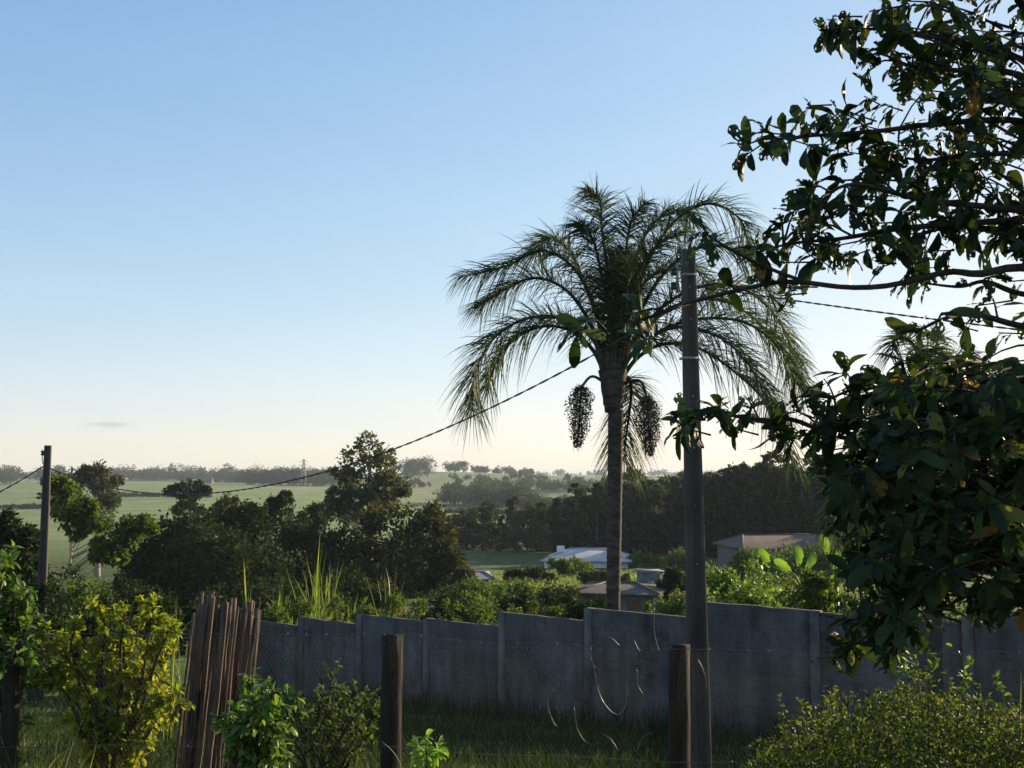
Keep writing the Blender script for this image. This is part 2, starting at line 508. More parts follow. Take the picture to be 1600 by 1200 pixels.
def wall_mat():
    """cement-washed block wall: courses barely showing, damp streaks"""
    m, nt, out = new_mat('cement_wall')
    N = nt.nodes.new
    L = nt.links.new
    geo = N('ShaderNodeNewGeometry')
    tc = N('ShaderNodeTexCoord')
    n1 = N('ShaderNodeTexNoise'); n1.inputs['Scale'].default_value = 1.1; n1.inputs['Detail'].default_value = 8; n1.inputs['Roughness'].default_value = 0.65
    L(geo.outputs['Position'], n1.inputs['Vector'])
    mp = N('ShaderNodeMapping'); mp.inputs['Scale'].default_value = (3.0, 3.0, 0.35)
    L(geo.outputs['Position'], mp.inputs[0])
    n2 = N('ShaderNodeTexNoise'); n2.inputs['Scale'].default_value = 1.2; n2.inputs['Detail'].default_value = 5
    L(mp.outputs[0], n2.inputs['Vector'])
    n3 = N('ShaderNodeTexNoise'); n3.inputs['Scale'].default_value = 22; n3.inputs['Detail'].default_value = 6
    L(geo.outputs['Position'], n3.inputs['Vector'])
    br = N('ShaderNodeTexBrick')
    br.inputs['Scale'].default_value = 1.0
    br.inputs['Mortar Size'].default_value = 0.009
    br.inputs['Brick Width'].default_value = 0.4
    br.inputs['Row Height'].default_value = 0.2
    br.inputs['Color1'].default_value = (0.95, 0.95, 0.95, 1)
    br.inputs['Color2'].default_value = (1.05, 1.05, 1.05, 1)
    br.inputs['Mortar'].default_value = (0.72, 0.72, 0.72, 1)
    L(tc.outputs['UV'], br.inputs['Vector'])
    r1 = N('ShaderNodeValToRGB')
    r1.color_ramp.elements[0].position = 0.3; r1.color_ramp.elements[0].color = (0.042, 0.038, 0.035, 1)
    r1.color_ramp.elements[1].position = 0.72; r1.color_ramp.elements[1].color = (0.15, 0.134, 0.12, 1)
    L(n1.outputs['Fac'], r1.inputs[0])
    mr = N('ShaderNodeMapRange'); mr.inputs[1].default_value = 0.3; mr.inputs[2].default_value = 0.6; mr.inputs[3].default_value = 0.66; mr.inputs[4].default_value = 1.05
    L(n2.outputs['Fac'], mr.inputs[0])
    s1 = N('ShaderNodeVectorMath'); s1.operation = 'SCALE'
    L(r1.outputs[0], s1.inputs[0]); L(mr.outputs[0], s1.inputs['Scale'])
    s2 = N('ShaderNodeVectorMath'); s2.operation = 'MULTIPLY'
    L(s1.outputs[0], s2.inputs[0]); L(br.outputs['Color'], s2.inputs[1])
    n4 = N('ShaderNodeTexNoise'); n4.inputs['Scale'].default_value = 0.55; n4.inputs['Detail'].default_value = 9; n4.inputs['Roughness'].default_value = 0.7
    L(geo.outputs['Position'], n4.inputs['Vector'])
    mr4 = N('ShaderNodeMapRange'); mr4.inputs[1].default_value = 0.52; mr4.inputs[2].default_value = 0.68; mr4.inputs[4].default_value = 0.75
    L(n4.outputs['Fac'], mr4.inputs[0])
    moss = N('ShaderNodeMix'); moss.data_type = 'RGBA'
    L(mr4.outputs[0], moss.inputs[0]); L(s2.outputs[0], moss.inputs[6]); moss.inputs[7].default_value = (0.040, 0.042, 0.030, 1)
    pb = N('ShaderNodeBsdfPrincipled'); pb.inputs['Roughness'].default_value = 0.95; pb.inputs['Specular IOR Level'].default_value = 0.2
    L(moss.outputs[2], pb.inputs['Base Color'])
    bp = N('ShaderNodeBump'); bp.inputs['Strength'].default_value = 0.6; bp.inputs['Distance'].default_value = 0.02
    L(n3.outputs['Fac'], bp.inputs['Height']); L(bp.outputs[0], pb.inputs['Normal'])
    L(pb.outputs[0], out.inputs['Surface'])
    return m


M['wall'] = wall_mat()
M['pier_cement'] = rough_mat('pier_cement', (0.060, 0.055, 0.050), (0.165, 0.148, 0.132), 2.2, (1, 1, .5), bump=0.5)

# ------------------------------------------------------------------ the ground, out to the horizon
ys = np.concatenate([np.linspace(-60, 40, 90), 40 * (14000 / 40.0) ** (np.arange(1, 171) / 170.0)])
us = np.linspace(-1, 1, 161)
us = np.sign(us) * np.abs(us) ** 1.35
XX = us[None, :] * (1.25 * np.abs(ys)[:, None] + 60)
YY = np.repeat(ys[:, None], len(us), 1)
V = np.stack([XX, YY, ground_z(XX, YY)], -1).reshape(-1, 3)
nu = len(us)
ii = (np.arange(len(ys) - 1)[:, None] * nu + np.arange(nu - 1)[None, :]).ravel()
ground = MB().add(V, np.stack([ii, ii + 1, ii + nu + 1, ii + nu], -1)).build('ground', M['ground'], smooth=True)
tag(ground, kind='structure')


# ------------------------------------------------------------------ block wall, stepped, coming nearer to the right
def wall_Y(px):
    return 28.0 / (1 + 4.3e-4 * (px - 940))


WP = [330, 402, 474, 563, 667, 783, 916, 1090, 1265, 1500, 1830]
WT = [973, 969, 964.5, 959.5, 966, 956.5, 950, 940, 956, 958, 975]   # top row at the left end of each bay
wl = thing('block_wall', at(916, 950, wall_Y(916)) * np.array((1, 1, 0)) + np.array((0, 0, -6.2)),
           'long stepped grey cement block wall running behind the wire fence', 'wall')


def uv_from(me, origin, ux):
    uv = me.uv_layers.new(name='UVMap')
    co = np.empty(len(me.vertices) * 3)
    me.vertices.foreach_get('co', co)
    co = co.reshape(-1, 3)
    li = np.empty(len(me.loops), np.int32)
    me.loops.foreach_get('vertex_index', li)
    p = co[li]
    uv.data.foreach_set('uv', np.stack([p @ ux, p[:, 2]], 1).ravel().astype(np.float32))


wall_tops = []
for i in range(len(WP) - 1):
    a, b = WP[i], WP[i + 1]
    Ya, Yb = wall_Y(a), wall_Y(b)
    zt = at(a, WT[i], Ya)[2]
    pa, pb_ = at(a, 800, Ya), at(b, 800, Yb)
    A = np.array((pa[0], Ya)); B = np.array((pb_[0], Yb))
    d = unit(B - A); nrm = np.array((-d[1], d[0]))
    if nrm[1] > 0:
        nrm = -nrm                     # toward the camera
    zb = min(gz(*A), gz(*B)) - 0.5
    wall_tops.append((A, B, zt))
    ln = np.linalg.norm(B - A)
    mid = (A + B) / 2
    ang = math.atan2(d[1], d[0])
    mb = MB()
    # uneven top edge in short lengths
    k = 9
    tt = np.linspace(0, 1, k + 1)
    zz = zt + rng.normal(size=k + 1) * 0.008
    vv, ff = [], []
    for s_ in (1, -1):
        for t_, z_ in zip(tt, zz):
            q = A + (B - A) * t_ + nrm * 0.075 * s_
            vv.append((q[0], q[1], zb)); vv.append((q[0], q[1], z_))
    n2 = 2 * (k + 1)
    for j in range(k):
        f0 = 2 * j
        ff.append((f0, f0 + 2, f0 + 3, f0 + 1))
        g0 = n2 + 2 * j
        ff.append((g0 + 1, g0 + 3, g0 + 2, g0))
        ff.append((f0 + 1, f0 + 3, g0 + 3, g0 + 1))
    ff.append((0, 1, n2 + 1, n2))
    ff.append((2 * k, n2 + 2 * k, n2 + 2 * k + 1, 2 * k + 1))
    mb.add(vv, ff)
    o = mb.build('wall_bay', M['wall'], wl)
    uv_from(o.data, None, np.array((d[0], d[1], 0)))
    # pier at the left end of the bay, a little proud of the wall
    pz = zt - 0.012 if i == 0 else max(zt, wall_tops[-2][2] if len(wall_tops) > 1 else zt) + 0.004
    c2 = A + d * 0.09
    mb = MB().box((c2[0], c2[1], (pz + zb) / 2), (0.22, 0.21, pz - zb), ang)
    o = mb.build('pier', M['pier_cement'], wl)
    uv_from(o.data, None, np.array((d[0], d[1], 0)))


# ------------------------------------------------------------------ generic trees
def limb(mb, a, b, r0, r1, sag=0.1, n=6, sides=6):
    a = np.asarray(a, float); b = np.asarray(b, float)
    t = np.linspace(0, 1, n)[:, None]
    L_ = np.linalg.norm(b - a)
    p = a + (b - a) * t
    p[:, 2] += np.sin(t[:, 0] * math.pi) * sag * L_ * 0.5
    p[1:-1] += rng.normal(size=(n - 2, 3)) * L_ * 0.02
    mb.tube(p, r0 + (r1 - r0) * t[:, 0], sides)


def clump_tree(name, base, top, clumps, leaf, per, mat, bark, r0, label, cat='tree', group=None, fork=0.35, squash=0.8, sub=12, droop=0.0, aspect=1.0, limbs=True):
    root = thing(name, base, label, cat, group)
    mb = MB()
    base = np.asarray(base, float); top = np.asarray(top, float)
    n = 9
    t = np.linspace(0, 1, n)[:, None]
    p = base + (top - base) * t
    p[1:-1, :2] += rng.normal(size=(n - 2, 2)) * np.linalg.norm(top - base) * 0.012
    mb.tube(p, r0 * (1.15 - 0.95 * t[:, 0]), 8)
    if limbs:
        for c, r in clumps:
            h = np.clip((c[2] - base[2]) / max(top[2] - base[2], 0.1) - 0.22, fork, 0.95)
            s = base + (top - base) * h
            limb(mb, s, np.asarray(c) * 0.9 + s * 0.1, r0 * 0.45 * (1.1 - h * 0.6), r0 * 0.07)
    mb.build('trunk', bark, root, smooth=True)
    fb = MB()
    foliage(fb, clumps, per, leaf, squash, sub, droop, aspect)
    fb.build('crown', mat, root)
    return root


def px_clumps(lst, Y, depth=0.6):
    out = []
    for (x, y, r) in lst:
        rr = r / F * Y
        dy = rng.uniform(-1, 1) * rr * depth
        out.append((at(x, y, Y) + np.array((0, dy, 0)), rr))
        if rng.random() < 0.75:           # body behind and in front of the visible clump
            out.append((at(x, y, Y) + np.array((rng.normal() * rr * 0.3, rng.choice([-1, 1]) * rr * 1.1, -rr * 0.25)), rr * 0.9))
    return out


def px_tree(name, px_base, Y, top, lst, leaf, per, mat, bark, r0, label, **kw):
    bx = at(px_base, 800, Y)[0]
    return clump_tree(name, (bx, Y, gz(bx, Y) - 0.1), at(top[0], top[1], Y), px_clumps(lst, Y), leaf, per, mat, bark, r0, label, **kw)


# tall gum in the middle
px_tree('eucalyptus_tree', 580, 110, (578, 705),
        [(576, 694, 20), (554, 714, 21), (602, 716, 21), (538, 742, 20), (580, 742, 24), (611, 750, 19), (533, 768, 17), (556, 778, 21),
         (606, 776, 19), (630, 764, 11), (520, 796, 18), (545, 806, 20), (575, 770, 20)],
        0.42, 330, M['gum_leaf'], M['pale_bark'], 0.42, 'tallest grey-green tree with airy rounded top, centre left in the middle distance', sub=10)
px_tree('broadleaf_tree', 640, 92, (640, 810),
        [(590, 808, 26), (640, 802, 30), (676, 808, 22), (696, 836, 20), (600, 838, 34), (650, 845, 36), (692, 862, 24), (708, 876, 18), (575, 875, 28), (632, 890, 36),
         (684, 900, 24), (560, 905, 24), (610, 905, 26), (655, 915, 26), (716, 915, 12), (565, 840, 24)],
        0.34, 620, M['brown_leaf'], M['bark'], 0.4, 'broad dark tree with brownish sunlit right edge just below the tallest tree', sub=14)
# dark mass on the left
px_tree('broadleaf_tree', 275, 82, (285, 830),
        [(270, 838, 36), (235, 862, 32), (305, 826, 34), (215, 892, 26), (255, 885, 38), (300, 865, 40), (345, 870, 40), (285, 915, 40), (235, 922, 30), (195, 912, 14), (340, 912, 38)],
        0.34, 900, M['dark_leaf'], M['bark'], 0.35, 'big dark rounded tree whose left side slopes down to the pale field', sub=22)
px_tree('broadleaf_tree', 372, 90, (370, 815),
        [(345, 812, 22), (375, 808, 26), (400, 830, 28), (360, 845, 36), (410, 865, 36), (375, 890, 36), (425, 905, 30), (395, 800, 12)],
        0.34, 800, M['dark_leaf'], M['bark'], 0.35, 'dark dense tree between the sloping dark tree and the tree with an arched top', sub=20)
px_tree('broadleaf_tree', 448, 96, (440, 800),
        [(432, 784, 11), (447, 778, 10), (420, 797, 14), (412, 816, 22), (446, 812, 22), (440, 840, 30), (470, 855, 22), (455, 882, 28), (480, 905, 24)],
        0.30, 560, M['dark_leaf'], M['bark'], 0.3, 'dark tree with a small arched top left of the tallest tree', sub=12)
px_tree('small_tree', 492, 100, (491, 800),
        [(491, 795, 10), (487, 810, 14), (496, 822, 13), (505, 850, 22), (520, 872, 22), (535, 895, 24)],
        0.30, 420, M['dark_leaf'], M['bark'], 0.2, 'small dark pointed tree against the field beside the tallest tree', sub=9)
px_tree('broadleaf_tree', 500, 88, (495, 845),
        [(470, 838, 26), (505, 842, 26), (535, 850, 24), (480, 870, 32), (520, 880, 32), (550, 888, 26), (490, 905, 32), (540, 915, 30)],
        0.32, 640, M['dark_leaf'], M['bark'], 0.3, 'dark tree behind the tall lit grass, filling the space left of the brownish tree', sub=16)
px_tree('broadleaf_tree', 325, 78, (325, 860),
        [(300, 852, 30), (340, 848, 30), (375, 862, 32), (320, 885, 36), (365, 895, 36), (405, 890, 30), (285, 900, 34), (345, 920, 34)],
        0.30, 640, M['dark_leaf'], M['bark'], 0.3, 'dark tree in the middle of the dark mass above the wooden stakes', sub=16)
# flat-topped tree
px_tree('umbrella_tree', 298, 150, (298, 768),
        [(268, 766, 7), (281, 760, 8), (296, 757, 9), (311, 760, 9), (324, 766, 6), (288, 770, 9), (306, 771, 10), (283, 790, 8), (298, 788, 10), (312, 796, 9), (276, 797, 6)],
        0.36, 260, M['dark_leaf'], M['bark'], 0.35, 'flat-topped tree with separate clumps standing against the pale field', sub=9)
px_tree('small_tree', 350, 120, (352, 785),
        [(345, 790, 12), (358, 784, 13), (350, 803, 15), (368, 800, 10)],
        0.36, 300, M['brown_leaf'], M['bark'], 0.2, 'small olive tree right of the flat-topped tree', sub=9)
# left group
px_tree('slender_tree', 118, 58, (108, 770),
        [(88, 752, 15), (100, 765, 18), (84, 775, 16), (112, 785, 20), (96, 795, 17), (125, 800, 20), (133, 818, 17), (112, 812, 16), (143, 790, 12), (150, 815, 12), (120, 832, 10),
         (205, 822, 16), (222, 816, 13), (188, 838, 17), (170, 848, 15), (205, 842, 14), (155, 862, 14), (238, 824, 8), (180, 868, 12)],
        0.26, 300, M['shrub_leaf'], M['pale_bark'], 0.10, 'slender tree with pale forked trunk right of the left utility pole', sub=10, fork=0.25, droop=0.4)
px_tree('eucalyptus_tree', 155, 130, (150, 745),
        [(150, 732, 13), (135, 742, 13), (120, 744, 12), (165, 740, 12), (177, 750, 9), (150, 752, 17), (165, 765, 16), (130, 760, 13), (175, 780, 11), (160, 795, 18), (172, 815, 12), (150, 815, 16)],
        0.36, 300, M['gum_leaf'], M['pale_bark'], 0.35, 'grey-green tree with lumpy round top behind the slender pale-trunked tree', sub=10)
px_tree('broadleaf_tree', 15, 46, (18, 830),
        [(15, 815, 18), (0, 835, 22), (30, 838, 20), (48, 848, 14), (12, 862, 24), (40, 872, 22), (0, 890, 24), (55, 892, 16), (25, 900, 24), (-40, 840, 34), (-50, 890, 36)],
        0.22, 520, M['dark_leaf'], M['bark'], 0.2, 'dark leafy tree at the left edge behind the left utility pole', sub=14)

# ------------------------------------------------------------------ bushes in the hollow and behind the wall
def bush(px, py_top, w, Y, mat, leaf, per, label, group=None, name='bush', nclump=7, sub=10, hfac=1.0):
    c = at(px, py_top, Y)
    g = gz(c[0], Y)
    h = max(c[2] - g, 0.3)
    ww = w / F * Y
    cl = []
    rr = min(ww * 0.26, h * 0.45)
    for k in range(nclump):
        fx = rng.uniform(-1, 1)
        zz = g + h * (1 - 0.28 * fx * fx) - rr * 0.75 - rng.uniform(0, 1) ** 1.5 * max(h - rr * 1.4, 0) * 0.8
        cl.append((np.array((c[0] + fx * (ww / 2 - rr * 0.6), Y + rng.uniform(-1, 1) * ww * 0.25, zz)), rr * rng.uniform(0.8, 1.15)))
    cl.append((np.array((c[0], Y, g + h - rr * 0.8)), rr))
    root = thing(name, (c[0], Y, g), label, 'bush', group)
    mb = MB()
    for (q, r) in cl:
        limb(mb, (c[0] + rng.normal() * 0.05 * ww, Y, g - 0.1), q, max(0.02, 0.02 * h), 0.008, n=5, sides=5)
    mb.build('stem', M['bark'], root, smooth=True)
    fb = MB()
    foliage(fb, cl, per, leaf, 0.85, sub)
    fb.build('leaves', mat, root)
    return root


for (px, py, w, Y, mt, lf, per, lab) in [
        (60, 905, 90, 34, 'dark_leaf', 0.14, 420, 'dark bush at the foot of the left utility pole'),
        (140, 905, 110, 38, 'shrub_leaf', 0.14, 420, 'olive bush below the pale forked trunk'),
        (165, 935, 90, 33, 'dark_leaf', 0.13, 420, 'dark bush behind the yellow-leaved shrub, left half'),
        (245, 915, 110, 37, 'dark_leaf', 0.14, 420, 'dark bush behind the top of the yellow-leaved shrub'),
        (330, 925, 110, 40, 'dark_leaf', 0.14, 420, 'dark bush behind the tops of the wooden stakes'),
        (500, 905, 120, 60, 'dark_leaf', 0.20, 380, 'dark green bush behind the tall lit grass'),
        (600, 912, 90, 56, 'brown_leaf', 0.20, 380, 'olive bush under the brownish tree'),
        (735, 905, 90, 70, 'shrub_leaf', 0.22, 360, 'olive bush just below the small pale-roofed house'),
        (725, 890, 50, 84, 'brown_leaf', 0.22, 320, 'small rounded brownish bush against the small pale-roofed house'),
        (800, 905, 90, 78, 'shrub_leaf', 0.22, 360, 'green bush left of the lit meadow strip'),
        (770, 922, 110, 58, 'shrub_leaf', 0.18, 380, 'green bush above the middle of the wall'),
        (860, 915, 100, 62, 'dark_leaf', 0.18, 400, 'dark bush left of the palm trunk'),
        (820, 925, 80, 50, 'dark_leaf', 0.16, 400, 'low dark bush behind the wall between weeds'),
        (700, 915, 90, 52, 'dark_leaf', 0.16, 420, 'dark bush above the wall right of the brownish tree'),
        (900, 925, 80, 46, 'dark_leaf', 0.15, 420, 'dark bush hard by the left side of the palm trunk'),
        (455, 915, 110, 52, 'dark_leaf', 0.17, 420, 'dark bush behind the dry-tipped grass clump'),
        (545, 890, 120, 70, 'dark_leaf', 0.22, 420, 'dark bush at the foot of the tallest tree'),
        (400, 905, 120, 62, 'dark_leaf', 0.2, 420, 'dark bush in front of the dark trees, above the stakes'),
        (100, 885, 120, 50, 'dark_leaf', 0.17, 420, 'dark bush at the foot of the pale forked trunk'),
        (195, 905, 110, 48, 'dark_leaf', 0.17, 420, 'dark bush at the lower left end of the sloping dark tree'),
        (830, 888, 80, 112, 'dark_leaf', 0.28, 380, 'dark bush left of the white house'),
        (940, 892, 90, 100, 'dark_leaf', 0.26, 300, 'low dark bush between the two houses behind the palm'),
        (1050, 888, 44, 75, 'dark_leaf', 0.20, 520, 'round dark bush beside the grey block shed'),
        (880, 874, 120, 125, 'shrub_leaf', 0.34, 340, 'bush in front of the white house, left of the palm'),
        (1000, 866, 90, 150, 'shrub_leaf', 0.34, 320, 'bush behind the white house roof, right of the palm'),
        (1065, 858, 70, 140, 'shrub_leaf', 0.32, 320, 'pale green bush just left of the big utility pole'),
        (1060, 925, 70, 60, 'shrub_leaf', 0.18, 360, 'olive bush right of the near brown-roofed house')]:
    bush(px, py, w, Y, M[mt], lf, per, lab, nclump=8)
for (px, py, w, Y, lab) in [
        (1125, 882, 90, 42, 'sunlit bush behind the wall touching the big utility pole'),
        (1185, 878, 100, 44, 'sunlit bush behind the wall, second from the big utility pole'),
        (1165, 905, 110, 36, 'lower sunlit bush right behind the wall beside the big utility pole'),
        (1245, 905, 110, 38, 'sunlit bush behind the wall under the banana leaves'),
        (1278, 893, 100, 30, 'bush right behind the wall hiding the banana stems'),
        (1310, 915, 90, 35, 'shaded lit-edged bush behind the wall by the foreground tree'),
        (1395, 900, 130, 36, 'bush behind the wall mostly hidden by the foreground tree'),
        (1540, 915, 160, 34, 'bush behind the wall at the far right')]:
    bush(px, py, w, Y, M['shrub_leaf' if px > 1220 else 'fresh_leaf'], 0.15, 420, lab, group='bushes behind the right part of the wall', nclump=8)

for (px, py, w, lab) in [(1165, 858, 60, 'pale bush in front of the left end of the tile-roofed house'), (1225, 852, 100, 'bush in front of the middle of the tile-roofed house'),
                         (1290, 846, 90, 'bush in front of the right end of the tile-roofed house'), (1345, 850, 80, 'bush right of the tile-roofed house')]:
    bush(px, py, w, 112, M['shrub_leaf'], 0.30, 360, lab, nclump=9)
for (x_, y_, h_, lab) in [(14.5, 27.0, 6.0, 'unseen leafy tree added to shade the yard, behind the near end of the wall beyond the right edge')]:  # added out of view to throw shade over the yard
    g_ = gz(x_, y_)
    clump_tree('broadleaf_tree', (x_, y_, g_), (x_, y_, g_ + h_ * .85), [(np.array((x_ + rng.uniform(-1.8, 1.8), y_ + rng.uniform(-1.8, 1.8), g_ + h_ * rng.uniform(.3, .95))), rng.uniform(.9, 1.4)) for _ in range(16)],
               .2, 420, M['dark_leaf'], M['bark'], .16, lab, sub=14)

# weeds that look over the wall
k = 0
WEED_WORDS = ['leftmost', 'second', 'third', 'fourth', 'fifth', 'sixth', 'seventh', 'eighth', 'ninth', 'tenth', 'eleventh', 'twelfth', 'thirteenth']
for (px, py, w) in [(425, 940, 50), (470, 938, 55), (525, 935, 50), (572, 938, 55), (618, 932, 50), (655, 935, 46), (705, 938, 50), (748, 935, 55), (800, 950, 40), (832, 942, 30), (866, 948, 36), (935, 938, 30), (1015, 945, 40)]:
    Y = wall_Y(px) + 1.6
    bush(px, py, w, Y, M['shrub_leaf'], 0.10, 190, '%s low leafy weed from the left looking over the wall' % WEED_WORDS[k], group='weeds behind the wall', name='weed', nclump=9, sub=8)
    k += 1


# ------------------------------------------------------------------ grass
def blades(mb, base, h, lean, width, seg=4):
    """arched blades; base (n,3), h (n,), lean (n,2) horizontal throw of the tip"""
    n = len(base)
    t = np.linspace(0, 1, seg + 1)
    hx = lean[:, None, :] * (t ** 2)[None, :, None]
    zz = h[:, None] * (t - 0.25 * t ** 2 * np.clip(np.linalg.norm(lean, axis=1) / h, 0, 2)[:, None])
    c = np.concatenate([base[:, None, :2] + hx, base[:, None, 2:3] + zz[..., None]], -1)
    a = rng.uniform(0, math.pi, n)
    side = np.stack([np.cos(a), np.sin(a), np.zeros(n)], -1)
    w = width[:, None] * np.array([0.6] + [1.0] * (seg - 1) + [0.08])[None, :] * (1 - 0.5 * t)[None, :]
    v = np.stack([c - side[:, None, :] * w[..., None], c + side[:, None, :] * w[..., None]], 2)
    b = (np.arange(n) * (seg + 1) * 2)[:, None] + (np.arange(seg) * 2)[None, :]
    f = np.stack([b, b + 1, b + 3, b + 2], -1).reshape(-1, 4)
    mb.add(v.reshape(-1, 3), f)


mb = MB()
n = 46000
yy = 10 + 23 * rng.random(n) ** 0.8
xx = rng.uniform(-0.62, 0.62, n) * yy
# in front of the wall only
WA, WB = wall_tops[0][0], wall_tops[-1][1]
wd = unit(WB - WA)
side_ = (xx - WA[0]) * wd[1] - (yy - WA[1]) * wd[0]
ok = side_ > 0.12
xx, yy, side_ = xx[ok], yy[ok], side_[ok]
n = len(xx)
b = np.stack([xx, yy, ground_z(xx, yy) - 0.02], -1)
hh = rng.uniform(0.15, 0.45, n) * (1 + 1.6 * np.exp(-side_ / 0.9))
blades(mb, b, hh, rng.normal(size=(n, 2)) * 0.18, rng.uniform(0.008, 0.016, n), 3)
tag(mb.build('yard_grass', M['grass_blade']), 'uncut dark grass in the yard between the fence and wall', 'grass', kind='stuff')

mb = MB()
n = 16000
yy = 84 + 50 * rng.random(n)
xx = rng.uniform(-0.02, 0.32, n) * yy
side_ = (xx - WA[0]) * wd[1] - (yy - WA[1]) * wd[0]
ok = side_ < -0.3
xx, yy = xx[ok], yy[ok]
n = len(xx)
b = np.stack([xx, yy, ground_z(xx, yy) - 0.02], -1)
blades(mb, b, rng.uniform(0.2, 0.55, n), rng.normal(size=(n, 2)) * 0.2, rng.uniform(0.02, 0.05, n), 3)
tag(mb.build('meadow_grass', M['cane_blade']), 'tall sunlit meadow grass beyond the wall', 'grass', kind='stuff')


def grass_clump(px, py_top, Y, n, spread, mat, label, group=None, width=0.02, hvar=0.35, throw=0.25, name='grass_clump'):
    c = at(px, py_top, Y)
    g = gz(c[0], Y)
    H = c[2] - g
    root = thing(name, (c[0], Y, g), label, 'grass', group)
    h = H * rng.uniform(1 - hvar, 1.0, n)
    h[:3] = H * np.array((1.05, 1.0, .95))[:min(3, n)]
    b = np.stack([c[0] + rng.normal(size=n) * spread, Y + rng.normal(size=n) * spread, np.full(n, g - 0.05)], -1)
    # upper blades leave a stalk part way up
    mb = MB()
    blades(mb, b, h, rng.normal(size=(n, 2)) * throw * H * 0.32, np.full(n, width) * rng.uniform(0.7, 1.3, n), 6)
    mb.build('blades', mat, root)
    sb = MB()
    for i in range(min(7, n)):
        q = b[i]
        sb.tube([q, q + np.array((rng.normal() * 0.05, rng.normal() * 0.05, h[i] * 0.7))], [width * 0.7, width * 0.3], 5)
    sb.build('stalks', mat, root)
    # leaves that arch out of the stalks
    m = n
    i = rng.integers(0, n, m)
    b2 = b[i] + np.array((0, 0, 1)) * (h[i] * rng.uniform(0.3, 0.75, m))[:, None]
    lb = MB()
    blades(lb, b2, h[i] * rng.uniform(0.12, 0.3, m), rng.normal(size=(m, 2)) * throw * H * 0.45, np.full(m, width * 0.9), 5)
    lb.build('arching_leaves', mat, root)
    return root


for (px, py, Y, n, sp, lab) in [
        (495, 838, 37.5, 26, 0.22, 'tallest clump of bright cane grass rising above the wall'),
        (508, 872, 37, 20, 0.30, 'bright cane grass leaning right beside the tallest grass clump'),
        (610, 880, 34, 12, 0.06, 'narrow upright tuft of bright grass above the wall, under the brownish tree'),
        (438, 905, 38, 12, 0.15, 'dry-tipped grass clump left of the tallest grass clump'),
        (538, 925, 36, 18, 0.2, 'short bright grass clump right of the tallest grass clump'),
        (455, 925, 38, 18, 0.3, 'short grass clump above the second wall step'),
        (390, 872, 36, 8, 0.06, 'thin single grass plume above the right end of the stakes'),
        (275, 915, 24, 12, 0.10, 'thin grass tuft left of the wooden stakes'),
        (215, 935, 22, 10, 0.15, 'thin grass tuft rising behind the yellow-leaved shrub')]:
    grass_clump(px, py, Y, n, sp, M['cane_blade'], lab, group='cane grass clumps beyond the wall', width=0.022 if Y > 30 else 0.014)


# ------------------------------------------------------------------ banana plants behind the wall
def leaf_grid(nu_, nv_, W, bend, fold, shape=0.8, holes=0, seed=0, ragged=0.0):
    r_ = random.Random(seed)
    v, f = [], []
    for i in range(nu_ + 1):
        t = i / nu_
        w = W * 0.5 * ((max(t, 0.02) / 0.58) ** (0.75 * shape)) * ((max(1 - t, 0.004) / 0.42) ** 0.45)
        for j in range(nv_ + 1):
            s = j / nv_ * 2 - 1
            ww = w * (1 - ragged * r_.random() * abs(s)) if abs(s) == 1 else w
            v.append((s * ww, t, -bend * t * t + fold * abs(s) * ww + 0.02 * math.sin(t * 9 + s * 2)))
    cells = [(i, j) for i in range(nu_) for j in range(nv_)]
    drop = set(r_.sample([c for c in cells if 1 < c[0] < nu_ - 1 and c[1] not in (nv_ // 2, nv_ // 2 - 1)], holes)) if holes else set()
    for (i, j) in cells:
        if (i, j) in drop:
            continue
        a = i * (nv_ + 1) + j
        f.append((a, a + 1, a + nv_ + 2, a + nv_ + 1))
    return np.array(v), np.array(f)


def mesh_from(name, v, f, mat, smooth=True):
    return MB().add(v, f).mesh(name, mat, None, smooth, origin=(0, 0, 0))


def put_leaf(me, name, parent, pos, d, nrm, sc):
    o = bpy.data.objects.new(name, me)
    COL.objects.link(o)
    o.parent = parent
    Mx = frames(np.asarray(d)[None], np.asarray(nrm)[None])[0] * sc
    q = np.asarray(pos) - WORLD[parent.name]
    o.matrix_basis = Matrix([[Mx[0, 0], Mx[0, 1], Mx[0, 2], q[0]], [Mx[1, 0], Mx[1, 1], Mx[1, 2], q[1]], [Mx[2, 0], Mx[2, 1], Mx[2, 2], q[2]], [0, 0, 0, 1]])
    return o


